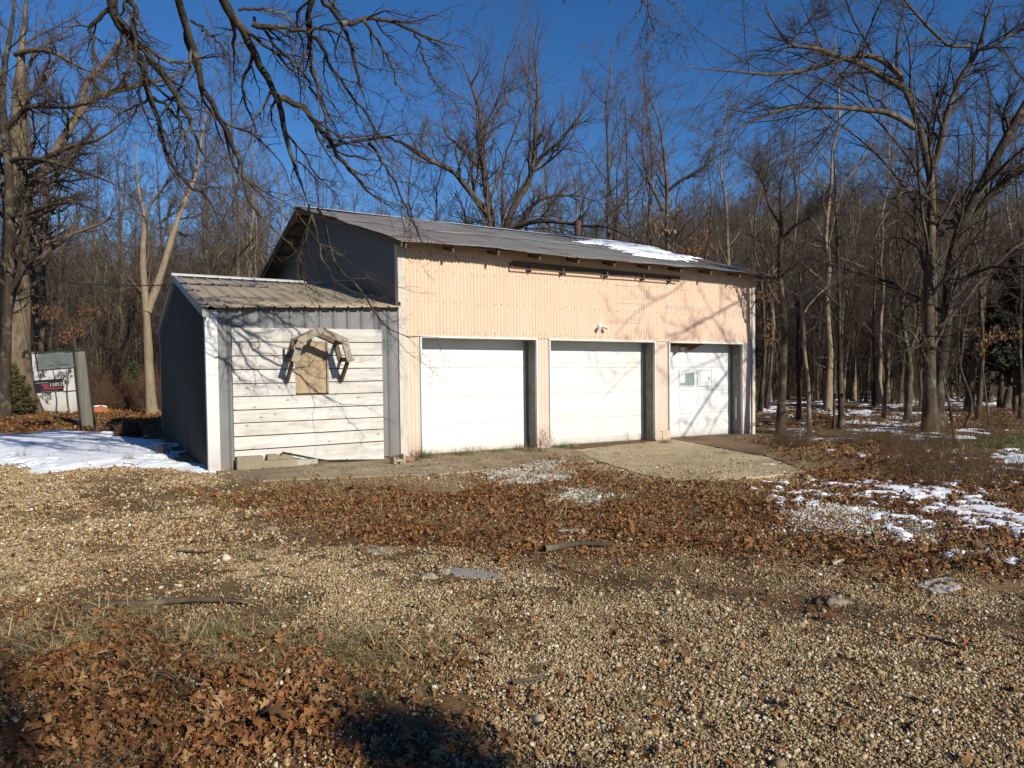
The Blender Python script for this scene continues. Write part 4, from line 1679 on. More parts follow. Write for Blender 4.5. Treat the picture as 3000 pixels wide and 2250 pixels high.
def landmark(name, label, trunkmat, twigmat, limbs, seed, main=1, lv=((7, 48, .42), (6, 42, .5), (4, 40, .55)), trop=(0, 0, .08), rmin=.0032, group=None, cat='tree', wob=.17, s0=.15, flare=True, kk=(9, 6, 4), gnarl=.0):
    """limbs: (P,R) arrays; the first `main` ones are the trunk"""
    rg = np.random.default_rng(seed)
    base = limbs[0][0][0]
    P = np.stack([l[0] for l in limbs]); R = np.stack([l[1] for l in limbs])
    if flare:
        R[0] = R[0] * (1 + (.9 if 'huge' in label else .38) * np.exp(-np.arange(R.shape[1]) * 1.1))
    org = np.array([base[0], base[1], max(0.0, min(base[2], .0))])
    e = empty(name, tuple(org), 0, label=label, cat=cat, group=group)
    t = Wood(); t.add(P[:main] - org, R[:main], 12)
    if len(limbs) > main: t.add(P[main:] - org, R[main:], 8)
    c = Wood()
    # twigs start above head height on the trunk itself
    a, ra = grow(P - org, R, int(lv[0][0] * 1.3), s0, .99, lv[0][1], lv[0][2] * .8, .42, kk[0], wob, trop, rg, rmin * 1.5, .5)
    keep = a[:, 0, 2] > 1.2
    a, ra = a[keep], ra[keep]
    c.add(a, ra, 5)
    b, rb = grow(a, ra, int(lv[1][0] * 1.5), .12, .99, lv[1][1], lv[1][2], .6, kk[1], wob * 1.1, trop, rg, rmin, .2)
    c.add(b, rb, 3)
    d, rd = grow(b, rb, int(lv[2][0] * 2), .1, .99, lv[2][1], lv[2][2], .7, kk[2], wob * 1.2, trop, rg, rmin * .8, .12)
    c.add(d, rd, 3)
    obj('trunk', t.mesh('trunk', trunkmat), e)
    obj('crown', c.mesh('crown', twigmat), e)
    return e, c


T = limb
# great pale tree at the left edge
landmark('bare_tree', 'huge pale tree with broad flared trunk at the left edge of the yard', MAT['bark_big'], MAT['twig'], [
    T([(28, 1218), (34, 1130), (38, 1020), (42, 880), (46, 720), (50, 520), (55, 320), (62, 150), (80, -30)], 52, 7, 23, 23),
    T([(45, 640), (90, 560), (160, 450), (225, 340), (270, 280), (360, 262), (450, 240), (565, 203)], 17, 5, 23, 25),
    T([(45, 160), (90, 146), (149, 149), (199, 176), (235, 199), (271, 210), (320, 235)], 8, 2.5, 23, 21),
    T([(225, 340), (250, 250), (300, 190), (350, 120), (380, 40)], 8, 3, 24, 25),
    T([(50, 500), (120, 470), (200, 430), (290, 410), (400, 330)], 9, 3, 23, 21)], 21, 1, lv=((13, 50, .40), (7, 42, .5), (4, 40, .5)), s0=.3)
landmark('bare_tree', 'dark vine-wrapped leaning tree in front of the huge pale trunk', MAT['bark_dark'], MAT['twig_dark'], [
    T([(8, 1225), (14, 1100), (20, 960), (24, 860), (30, 720), (28, 600), (27, 475), (10, 380), (4, 250), (20, 150), (40, 60), (45, -20)], 15, 9, 21.5, 21.5),
    T([(14, 380), (60, 330), (80, 312), (113, 312), (154, 312), (203, 316), (253, 303), (316, 298)], 9, 2.5, 21.5, 20),
    T([(30, 470), (70, 462), (130, 468), (200, 490), (290, 520), (380, 560)], 7, 2, 21.5, 20),
    T([(26, 640), (90, 625), (150, 600), (220, 590), (330, 640)], 6, 2, 21.5, 20),
    T([(16, 880), (50, 820), (60, 760), (70, 660), (60, 560)], 8, 3, 21.5, 21)], 22, 1, lv=((13, 50, .42), (7, 42, .5), (4, 42, .5)), s0=.25)
landmark('bare_tree', 'light tan forked tree just left of the grey shed', MAT['bark_tan'], MAT['twig'], [
    T([(448, 1232), (441, 1160), (438, 1112), (435, 1040), (432, 976), (429, 913), (422, 840), (416, 750), (420, 700), (425, 633), (405, 560), (398, 500), (402, 420)], 15.5, 3, 23, 23),
    T([(430, 915), (440, 890), (452, 863), (488, 750), (511, 669), (542, 583), (574, 520), (583, 452), (592, 389), (610, 300)], 12, 3, 23, 24),
    T([(425, 650), (440, 600), (470, 560), (500, 520), (530, 480)], 5, 2, 23, 22),
    T([(500, 700), (490, 640), (500, 600), (520, 560)], 4.5, 2, 23.5, 22.5)], 23, 1, lv=((8, 45, .36), (6, 42, .5), (4, 42, .5)), s0=.35)
landmark('bare_tree', 'big spreading tree rising behind the middle of the garage roof', MAT['bark_mid'], MAT['twig'], [
    T([(1455, 1130), (1450, 900), (1445, 740), (1442, 669), (1435, 620), (1425, 560), (1418, 500), (1410, 430), (1412, 380), (1405, 320), (1390, 270), (1370, 220), (1350, 170), (1330, 130)], 20, 3, 28),
    T([(1437, 640), (1400, 590), (1360, 540), (1330, 500), (1280, 480), (1220, 450), (1170, 410), (1120, 400), (1075, 410)], 11, 2.5, 28, 25),
    T([(1470, 1100), (1475, 900), (1478, 740), (1475, 669), (1473, 620), (1470, 560), (1475, 500), (1473, 470)], 13, 4, 29),
    T([(1475, 690), (1500, 610), (1532, 565), (1554, 529), (1565, 479), (1568, 407), (1572, 316), (1579, 253), (1565, 181), (1561, 68)], 11, 2, 29, 29),
    T([(1566, 479), (1590, 455), (1636, 420), (1681, 362), (1717, 312), (1744, 258)], 6, 1.8, 29, 28),
    T([(1480, 700), (1500, 673), (1545, 633), (1568, 588), (1636, 570), (1703, 574), (1771, 601)], 8, 2, 28, 27),
    T([(1485, 690), (1509, 665), (1577, 646), (1649, 651), (1703, 662), (1771, 662), (1816, 678), (1862, 705)], 8, 3, 28, 24),
    T([(1418, 500), (1380, 470), (1350, 430), (1310, 400), (1290, 330)], 6, 2, 28, 28),
    T([(1411, 430), (1440, 390), (1452, 330), (1500, 270), (1510, 200)], 5, 1.6, 28, 29)], 24, 1, lv=((12, 48, .62), (8, 42, .55), (3, 42, .55)), s0=.12, trop=(0, 0, .07))
landmark('bare_tree', 'slim crooked tree behind the roof above the snow patch', MAT['bark_mid'], MAT['twig'], [
    T([(1960, 1120), (1958, 900), (1957, 710), (1952, 633), (1957, 542), (1943, 452), (1939, 375), (1920, 316), (1889, 258), (1862, 212)], 11, 2, 27),
    T([(1957, 560), (1985, 535), (2011, 520), (2065, 488), (2120, 440)], 5, 2, 27, 26),
    T([(1945, 620), (1915, 560), (1890, 500), (1880, 420), (1885, 330)], 5, 2, 27, 27)], 25, 1, lv=((14, 45, .36), (6, 42, .5), (4, 42, .5)), s0=.3)
# the big two-armed tree right of the garage
landmark('bare_tree', 'tall forked tree with arching limbs right of the garage', MAT['bark_mid'], MAT['twig_dark'], [
    T([(2725, 1268), (2724, 1157), (2720, 976), (2722, 795), (2729, 678), (2729, 565), (2732, 500), (2711, 452), (2702, 407), (2689, 344), (2670, 289), (2643, 253), (2616, 217), (2621, 172), (2630, 113), (2639, 54), (2652, -10)], 19, 5, 17, 17),
    T([(2643, 253), (2594, 231), (2539, 194), (2476, 172), (2444, 163), (2399, 140), (2313, 138), (2280, 90), (2240, 20)], 9, 3.5, 17, 14.5),
    T([(2640, 225), (2585, 172), (2539, 158), (2467, 172), (2404, 194), (2331, 212), (2250, 221), (2151, 208), (2042, 203), (1952, 176)], 9, 1.6, 17, 14),
    T([(2679, 375), (2643, 348), (2594, 325), (2544, 323), (2476, 316), (2408, 312), (2318, 312), (2250, 335), (2178, 362), (2133, 393), (2065, 402)], 9, 2, 17, 15),
    T([(2733, 490), (2745, 470), (2756, 416), (2770, 344), (2792, 280), (2815, 226), (2842, 185), (2869, 145), (2883, 81), (2901, 23), (2920, -20)], 10, 5, 17, 16.5),
    T([(2866, 145), (2905, 140), (2951, 108), (3010, 80), (3080, 30)], 6, 3, 16.5, 16),
    T([(2838, 135), (2779, 136), (2725, 86), (2657, 9), (2620, -40)], 5, 3, 16.5, 15.5),
    T([(2310, 138), (2330, 110), (2370, 60), (2410, 5)], 4, 2, 14.6, 14.5),
    T([(2728, 590), (2690, 560), (2640, 562), (2610, 610), (2580, 650), (2550, 740)], 6, 2.5, 17, 16)],
    26, 1, lv=((14, 44, .62), (7, 36, .5), (3, 40, .55)), s0=.12, trop=(-.045, 0, -.02), wob=.13, rmin=.0028)
landmark('bare_tree', 'thick trunk leaning out of frame at the right edge of the woods', MAT['bark_dark'], MAT['twig_dark'], [
    T([(2742, 1250), (2748, 1157), (2760, 1040), (2770, 976), (2783, 795), (2788, 741), (2811, 669), (2847, 597), (2883, 533), (2915, 466), (2955, 393), (3000, 307), (3060, 200), (3100, 90)], 17, 10, 17.8, 17),
    T([(2845, 640), (2870, 605), (2901, 570), (2951, 520), (3000, 488), (3080, 440)], 10, 6, 17.6, 17),
    T([(2815, 670), (2800, 600), (2760, 560)], 5, 3, 17.6, 17.3),
    T([(2960, 390), (2940, 330), (2960, 280), (3010, 250)], 5, 3, 17.2, 16.8)],
    27, 1, lv=((13, 46, .5), (7, 40, .5), (3, 42, .5)), s0=.25, rmin=.0028)
landmark('bare_tree', 'dark crooked trunk standing closest to the right end of the garage', MAT['bark_dark'], MAT['twig_dark'], [
    T([(2286, 1285), (2288, 1200), (2293, 1112), (2298, 1020), (2300, 953), (2290, 880), (2286, 840), (2284, 750), (2286, 723), (2291, 633), (2282, 542), (2309, 461), (2330, 400)], 13, 3, 15.8),
    T([(2290, 700), (2330, 660), (2370, 640), (2410, 590)], 5, 2, 15.8, 15),
    T([(2286, 660), (2250, 600), (2240, 540), (2200, 480)], 5, 2, 15.8, 15.5)], 28, 1, lv=((11, 48, .36), (6, 42, .5), (4, 42, .5)), s0=.4)
landmark('bare_tree', 'slender pale brown tree bending beside the dark crooked trunk', MAT['bark_tan'], MAT['twig'], [
    T([(2372, 1290), (2368, 1157), (2372, 1110), (2358, 1066), (2355, 980), (2356, 908), (2340, 863), (2322, 750), (2330, 680), (2342, 560)], 6.5, 2, 15.9),
    T([(2356, 920), (2365, 900), (2400, 860), (2450, 820)], 3, 1.3, 15.9, 16.5)], 29, 1, lv=((8, 48, .3), (5, 42, .5), (3, 42, .5)), s0=.5)
landmark('bare_tree', 'straight dark trunk at the snow edge, left of the forked tree', MAT['bark_dark'], MAT['twig_dark'], [
    T([(2465, 1256), (2462, 1150), (2461, 1000), (2458, 850), (2452, 700), (2448, 560), (2440, 420)], 8.5, 2, 18),
    T([(2460, 900), (2420, 860), (2390, 840), (2350, 800)], 3, 1.2, 18, 17.5)], 30, 1, lv=((12, 48, .3), (6, 42, .5), (4, 42, .5)), s0=.3)
landmark('bare_tree', 'thin dark sapling pressed against the straight dark trunk', MAT['bark_dark'], MAT['twig_dark'], [
    T([(2443, 1258), (2444, 1150), (2446, 1060), (2440, 960), (2430, 880)], 4, 1.5, 18)], 31, 1, lv=((10, 45, .4), (5, 42, .5), (3, 42, .5)), s0=.4)
landmark('bare_tree', 'twisted vine-covered tree between the two dark trunks at right', MAT['bark_mid'], MAT['twig_dark'], [
    T([(2660, 1230), (2662, 1150), (2668, 1080), (2660, 1030), (2650, 980), (2640, 900), (2650, 840), (2665, 800), (2680, 740)], 10, 3, 19),
    T([(2660, 1050), (2690, 960), (2690, 880), (2700, 800)], 6, 3, 19),
    T([(2590, 1225), (2592, 1150), (2600, 1080), (2590, 1000)], 6, 2, 19.5)], 32, 1, lv=((12, 50, .35), (6, 45, .5), (4, 42, .5)), s0=.3)
landmark('bare_tree', 'crooked young tree curving up from the brush at the far right', MAT['bark_dark'], MAT['twig_dark'], [
    T([(2800, 1320), (2792, 1260), (2782, 1190), (2770, 1140), (2760, 1090)], 4.5, 2.5, 14.5),
    T([(2825, 1255), (2850, 1200), (2840, 1150), (2815, 1090), (2805, 1010), (2812, 930), (2818, 850)], 5.5, 2.5, 17)], 33, 1, lv=((7, 50, .35), (5, 45, .5), (3, 42, .5)), s0=.4)
# trees farther back on the right whose trunks show singly
for k, (px, py, rr, pt) in enumerate([(2340, 1232, 7, 780), (2640, 1120, 6, 700), (2900, 1180, 8, 820), (2890, 1165, 4, 900), (2930, 1195, 8, 860), (2990, 1230, 7, 700), (2560, 1190, 5, 800), (2870, 1190, 4, 780)]):
    Yd = gnd(px, py)[1]
    landmark('bare_tree', ['leaning brown trunk just behind the slender pale tree', 'thin trunk standing in open snow behind the forked tree', 'bluish shaded trunk in the snow at far right', 'thin twin stem beside the bluish shaded trunk',
             'leaning trunk over blue shaded snow at far right', 'dark trunk at the right edge of the picture beside snow', 'slim grey trunk in the brush between the trees', 'small trunk in shaded snow left of the leaning one'][k], MAT['bark_dark'], MAT['twig_dark'],
             [T([(px, py), (px + 3, py - 100), (px + (20 if k in (4,) else -4), py - 220), (px + (34 if k == 4 else 6), pt), (px, pt - 160)], rr, 1.6, Yd)], 60 + k, 1, lv=((13, 48, .3), (6, 42, .5), (4, 42, .5)), s0=.3)

# oak whose limbs hang into the picture from above; its trunk stands left of the frame
OY = 7.2
oak = []
tr = [(-6.6, 4.3, -.05), (-6.55, 4.35, 1.0), (-6.4, 4.45, 2.4), (-6.1, 4.7, 3.8), (-5.6, 5.0, 5.0), (-4.8, 5.4, 5.9), (-3.6, 5.9, 6.5), (-2.2, 6.5, 6.9), (-.6, 7.0, 7.0), (.6, 7.4, 7.1)]


def world_limb(W, r0, r1, K=20):
    W = np.array(W, float)
    sd = np.concatenate([[0], np.cumsum(np.linalg.norm(np.diff(W, axis=0), axis=1))])
    q = np.linspace(0, sd[-1], K)
    P = np.stack([np.interp(q, sd, W[:, i]) for i in range(3)], -1)
    P[1:-1] = .25 * P[:-2] + .5 * P[1:-1] + .25 * P[2:]
    return P, np.linspace(r0, r1, K)


oak.append(world_limb(tr, .34, .05))
oak.append(world_limb([(-5.9, 4.8, 4.4), (-5.0, 5.6, 5.6), (-4.0, 6.2, 6.0), (-3.4, 6.8, 6.0)], .16, .06))
oak.append(world_limb([(-4.8, 5.4, 5.9), (-3.6, 6.6, 6.2), (-2.4, 7.3, 6.0), (-1.6, 7.8, 5.7)], .13, .05))
oak.append(world_limb([(-6.1, 4.7, 3.8), (-7.2, 5.6, 5.2), (-8.4, 6.4, 6.4), (-9.5, 7.5, 7.2)], .17, .05))
hang = [
    ([(330, -60), (321, 14), (344, 59), (357, 99), (407, 131), (452, 181), (479, 226), (520, 280), (551, 344), (574, 416), (624, 486)], 14, 3.5, 7.0, 7.6),
    ([(380, 120), (393, 131), (416, 194), (438, 258), (445, 316), (475, 384), (484, 443), (520, 511), (556, 547), (601, 574), (642, 619), (668, 668)], 8.5, 2.5, 7.1, 8.0),
    ([(447, 290), (452, 294), (502, 316), (533, 366), (547, 420), (538, 488)], 5, 2, 7.4, 7.8),
    ([(378, -60), (385, 0), (400, 40), (390, 80), (394, 125), (405, 180)], 8, 5, 7.0, 7.1),
    ([(500, -60), (520, 0), (547, 45), (542, 77), (570, 145), (583, 226), (606, 285), (646, 344), (678, 407), (696, 470), (714, 533), (746, 615), (780, 655), (840, 710)], 10, 3.2, 7.2, 8.6),
    ([(840, 708), (857, 722), (885, 775), (893, 820), (913, 855), (938, 862)], 3.2, 1.3, 8.6, 9.2),
    ([(620, -60), (655, 0), (687, 59), (723, 113), (746, 167), (795, 235), (813, 298), (840, 393), (858, 466), (881, 542), (908, 601)], 12, 4, 7.2, 8.6),
    ([(906, 598), (920, 640), (928, 690), (940, 750), (960, 785), (965, 800), (1010, 845), (1040, 862)], 3.6, 1.5, 8.6, 9.3),
    ([(930, 610), (955, 650), (965, 700), (968, 740), (985, 780), (1010, 800), (1045, 830), (1070, 872), (1090, 905), (1130, 960), (1180, 982), (1290, 990)], 3.8, 1.2, 8.7, 10.2),
    ([(815, 285), (868, 294), (908, 330), (949, 393), (976, 434), (1003, 475), (1044, 520), (1085, 570), (1125, 606), (1180, 625)], 8.5, 2, 7.5, 8.8),
    ([(745, 50), (777, 86), (818, 149), (854, 185), (899, 221), (922, 271), (949, 334), (967, 398)], 4.5, 1.8, 7.3, 8),
    ([(740, 70), (777, 81), (840, 84), (904, 90), (967, 90), (1003, 108), (1044, 131)], 7, 3, 7.3, 7.5),
    ([(930, -60), (922, 0), (895, 41), (906, 90), (906, 181), (926, 253), (944, 316), (962, 389), (985, 430)], 8, 3, 7.2, 8),
    ([(925, -60), (944, 0), (985, 41), (1008, 72), (1021, 113), (1039, 181), (1057, 235), (1075, 330)], 7, 2, 7.3, 8),
    ([(1000, 72), (1030, 66), (1066, 59), (1112, 50), (1179, 77), (1229, 104), (1292, 122), (1345, 135), (1385, 160)], 6.5, 1.8, 7.4, 8.4),
    ([(1066, 60), (1107, 118), (1139, 172), (1157, 226), (1184, 276), (1202, 316)], 4.5, 1.6, 7.5, 8),
    ([(910, 100), (949, 140), (967, 190), (1008, 249), (1057, 312), (1100, 380), (1150, 450), (1190, 500)], 5, 1.6, 7.4, 8.6),
    ([(1215, 95), (1228, 120), (1243, 181), (1270, 240), (1292, 271)], 3, 1.3, 7.9, 8.2),
    ([(321, 27), (280, 63), (258, 90), (271, 113), (280, 167), (271, 235), (271, 289)], 6, 1.8, 7.1, 7.3),
    ([(357, 99), (344, 136), (348, 181), (366, 240), (398, 289), (420, 321)], 3, 1.2, 7.1, 7.3),
    ([(362, 104), (384, 149), (389, 194), (411, 235), (434, 262)], 3, 1.2, 7.1, 7.4),
    ([(1872, -50), (1884, 0), (1898, 27), (1907, 68), (1925, 108), (1907, 135)], 2.6, 1.3, 7.6, 7.6),
    ([(1884, 0), (1866, 45), (1839, 72)], 1.8, 1.1, 7.6, 7.6),
    ([(1930, -50), (1961, 0), (1979, 16), (2006, 23), (1997, 45), (1972, 68)], 2, 1.1, 7.6, 7.6),
    ([(1645, -30), (1655, -5), (1650, 14)], 1.6, 1, 7.6, 7.6), ([(1760, -30), (1775, -5), (1790, 12)], 1.6, 1, 7.6, 7.6),
    ([(960, 430), (1000, 420), (1070, 410), (1140, 402), (1210, 430), (1270, 470)], 5, 2, 8, 8.8),
    ([(1080, 420), (1110, 450), (1140, 500), (1170, 560), (1190, 610), (1230, 690), (1250, 730), (1300, 760)], 4, 1.3, 8.4, 9.5),
    ([(560, 60), (600, 90), (640, 120), (660, 170), (690, 205)], 3.5, 1.3, 7.2, 7.4),
    ([(700, 30), (770, 20), (830, 40), (880, 90), (905, 150)], 4, 1.5, 7.2, 7.6),
]
for i, (p, a, b, y0, y1) in enumerate(hang):
    oak.append(limb(p, a * 1.15, b * 1.0, y0, y1, K=20, jit=.012, seed=i))
# feeders hidden above the frame join the hanging limbs to the great bough
feed = []
for i, (p, a, b, y0, y1) in enumerate(hang):
    if p[0][1] < 0:
        q = at(p[0][0], p[0][1], y0)
        f_ = min(range(5, 10), key=lambda j: abs(tr[j][0] - (q[0] - .5)))
        s_ = np.array(tr[f_])
        mid = (s_ + q) / 2 + np.array([0, 0, .2])
        feed.append(world_limb([s_, mid, q], a * y0 / F * 1.15, a * y0 / F))
oak += feed
rg = np.random.default_rng(77)
e = empty('bare_tree', (-6.6, 4.3, 0), 0, label='oak whose dark lichened limbs hang down across the sky before the shed', cat='tree')
org = np.array([-6.6, 4.3, 0.])
Pm = np.stack([l[0] for l in oak]) - org; Rm = np.stack([l[1] for l in oak])
Rm[0] *= (1 + .5 * np.exp(-np.arange(20) * 1.2))
tk = Wood(); tk.add(Pm[:4], Rm[:4], 14); tk.add(Pm[4:], Rm[4:], 9)
obj('trunk', tk.mesh('trunk', MAT['bark_oak']), e)
cr = Wood()
hp_, hr_ = Pm[4:4 + len(hang)], Rm[4:4 + len(hang)]
sel = hr_[:, 0] > .0105
a, ra = grow(hp_[sel], hr_[sel], 9, .08, .99, 38, .46, .55, 12, .19, (.035, .02, -.035), rg, .0032, .35, lfall=.3)
cr.add(a, ra, 5)
b, rb = grow(a, ra, 6, .12, .98, 42, .45, .6, 7, .2, (.02, .01, -.02), rg, .0021, .15)
cr.add(b, rb, 4)
c, rc = grow(b, rb, 4, .15, .98, 45, .5, .7, 4, .2, (0, 0, .01), rg, .0017, .07)
cr.add(c, rc, 3)
# upper crown over the yard, seen only as it shades the ground and shed
def unseen(a_, org_):
    W_ = a_ + org_
    Yc = np.maximum(W_[..., 1] * cP + (W_[..., 2] - CAMH) * sP, .05)
    zc = -W_[..., 1] * sP + (W_[..., 2] - CAMH) * cP
    inside = (np.abs(W_[..., 0] / Yc) < .74) & (zc / Yc < .57) & (W_[..., 1] > .3)
    return ~inside.any(axis=1)


a, ra = grow(Pm[:4], Rm[:4], 10, .35, .98, 55, .4, .45, 9, .15, (0, 0, .06), rg, .006, .8)
ok = unseen(a, org); a, ra = a[ok], ra[ok]
cr.add(a, ra, 5)
b, rb = grow(a, ra, 6, .15, .98, 45, .5, .5, 6, .16, (0, 0, .03), rg, .004, .3)
ok = unseen(b, org); b, rb = b[ok], rb[ok]
cr.add(b, rb, 3)
obj('crown', cr.mesh('crown', MAT['twig_dark']), e)

# oaks standing behind and beside the viewpoint: they throw the branch shadows on doors and yard
def wallpt(px, py, d=0.0):
    t_, z_ = face(px, py, d)
    return lw(t_, d, z_)


def sunward(pts, s_):
    return [wallpt(*p) + SUN_DIR * s_ for p in pts]


tb_ = [(13.6, 9.2, -.05), (13.5, 9.2, 1.5), (13.2, 9.2, 3.0), (12.6, 9.4, 4.4), (12.0, 9.7, 5.6), (11.4, 9.9, 7.0), (11.0, 10.0, 8.6)]
sh = [world_limb(tb_, .16, .04)]
for pts_, s_, w0, w1 in (([(2330, 900), (2215, 1020), (2150, 1090), (2090, 1180), (2030, 1275)], 9.5, .040, .018),
                         ([(2300, 800), (2205, 862), (2150, 890), (2080, 930), (2000, 975), (1950, 985)], 9.0, .034, .012),
                         ([(2180, 1000), (2120, 1040), (2060, 1052), (1990, 1110), (1960, 1160)], 8.8, .018, .008),
                         ([(2290, 1000), (2215, 1100), (2140, 1200), (2110, 1270)], 9.6, .022, .010),
                         ([(2100, 700), (1990, 850), (1900, 890), (1850, 920), (1800, 985)], 9.2, .022, .008),
                         ([(2080, 905), (2030, 960), (1950, 1010), (1880, 1060), (1800, 1150)], 9.4, .016, .007)):
    W_ = sunward(pts_, s_)
    q0 = np.array(tb_[3 if pts_[0][1] > 850 else 4])
    sh.append(world_limb([q0, (q0 + W_[0]) / 2 + (0, 0, .25)] + W_, w0 * 1.3, w1, 20))
landmark('bare_tree', 'bare tree right of the view whose slanting limbs shade the right door', MAT['bark_mid'], MAT['twig'], sh, 91, 1, lv=((8, 42, .30), (5, 40, .5), (3, 40, .5)), s0=.3, rmin=.004, flare=False)


# ------------------------------------------------------------------ evergreens and leafy saplings
def blade_cloud(P, size, rg, flat_=.5, n3=1):
    """small pointed triangles around given points"""
    n = len(P)
    d = rg.normal(size=(n, 3)); d[:, 2] *= flat_; d /= np.linalg.norm(d, axis=1, keepdims=True)
    u = np.cross(d, rg.normal(size=(n, 3))); u /= np.linalg.norm(u, axis=1, keepdims=True)
    s = size * rg.uniform(.5, 1.3, n)[:, None]
    V3 = np.stack([P - u * s * .22, P + u * s * .22, P + d * s], 1).reshape(-1, 3)
    return V3, np.arange(n * 3).reshape(n, 3)


def cedar(label, px, py, ptop, wpx, mat, seed, n=5000, size=.10):
    b = gnd(px, py); Yd = b[1]
    h = at(px, ptop, Yd)[2]
    rw = wpx / 2 * Yd / F
    rg = np.random.default_rng(seed)
    e = empty('cedar_tree', tuple(b), 0, label=label, cat='evergreen tree')
    tz = np.linspace(0, 1, 8)
    tk = Wood(); tk.add(np.stack([np.cumsum(rg.normal(0, .02, 8)), np.cumsum(rg.normal(0, .02, 8)), tz * h * .95], -1)[None], (.03 * h / 2 * (1 - .8 * tz) + .008)[None], 7)
    P0 = tk.b[0][0]; R0 = tk.b[0][1]
    a, ra = grow(P0, R0, 46, .10, .98, 68, .01, .4, 6, .08, (0, 0, .08), rg, .004, .01)
    # reach of each limb follows the outline
    s = a[:, 0, 2] / h
    reach = rw * np.clip((1 - s) ** .75, .12, 1) * rg.uniform(.6, 1.15, len(a))
    dirn = a[:, -1] - a[:, 0]; ll = np.linalg.norm(dirn, axis=1)
    a = a[:, :1] + (a - a[:, :1]) * (reach / (ll + 1e-6))[:, None, None]
    tk.add(a, ra, 4)
    b2, rb2 = grow(a, ra, 8, .2, .98, 50, .4, .7, 4, .15, (0, 0, .05), rg, .003, .05)
    tk.add(b2, rb2, 3)
    obj('trunk', tk.mesh('trunk', MAT['bark_mid']), e)
    src = b2.reshape(-1, 3)
    q = src[rg.integers(0, len(src), n)] + rg.normal(0, .045, (n, 3))
    V3, Fv = blade_cloud(q, size, rg, .8)
    obj('crown', np_mesh('crown', V3, [Fv], mat), e)
    return e


cedar('small olive green cedar at the left edge beside the huge trunk', 30, 1222, 1065, 150, MAT['cedar'], 1, 9000, .09)
cedar('dark cedar at the right edge of the woods', 2975, 1215, 690, 330, MAT['cedar_dark'], 2, 26000, .16)
cedar('dark shaded cedar deep between the trunks at right', 2555, 1165, 905, 150, MAT['cedar_dark'], 3, 6000, .14)
cedar('dark cedar low in the woods right of the leaning trunk', 2880, 1180, 900, 260, MAT['cedar_dark'], 4, 12000, .14)
cedar('small green cedar in the thicket behind the number sign', 395, 1195, 1060, 60, MAT['cedar'], 5, 3000, .09)


b_ = gnd(1500, 1400); h_ = at(1500, 900, b_[1])[2]; e_w = 150 * b_[1] / F
for i_, (lab_, x_, y_, hh_, ww_) in enumerate((('cedar behind the view whose shade darkens the bottom of the yard', 5.3, -3.9, 4.85, 1.2),
                                          )):
    bc = cedar(lab_, 1500, 1400, 900, 300, MAT['cedar_dark'], 9 + i_, 1500, .15)
    bc.location = (x_, y_, 0)
    bc.scale = (ww_ / e_w, ww_ / e_w, hh_ / h_)


def leaf_mesh(seed, L_=1.0, lobes=True, curl=.18):
    rg = np.random.default_rng(seed)
    if lobes:
        prof = [(0, .01), (.12, .015), (.19, .10), (.26, .17), (.31, .05), (.44, .22), (.51, .27), (.55, .06), (.67, .24), (.74, .23), (.78, .06), (.88, .12), (.94, .06), (1.0, .005)]
    else:
        prof = [(0, .01), (.15, .10), (.4, .2), (.65, .17), (.85, .08), (1, .01)]
    cl, cw_ = rg.uniform(-curl, curl * 1.6), rg.uniform(.1, .9)
    vs = []
    for x, w_ in prof:
        zc = cl * math.sin(x * 3.0)
        for sgn in (-1, 0, 1):
            ww = w_ * sgn * rg.uniform(.8, 1.15)
            vs.append((x - .5, ww, zc + cw_ * abs(ww) * .9 + rg.normal(0, .012)))
    fs = []
    for i in range(len(prof) - 1):
        for j in (0, 1):
            fs.append((3 * i + j, 3 * i + 3 + j, 3 * i + 4 + j, 3 * i + 1 + j))
    return np_mesh('leaf', np.array(vs) * L_, [np.array(fs)], MAT['leaf'], True)


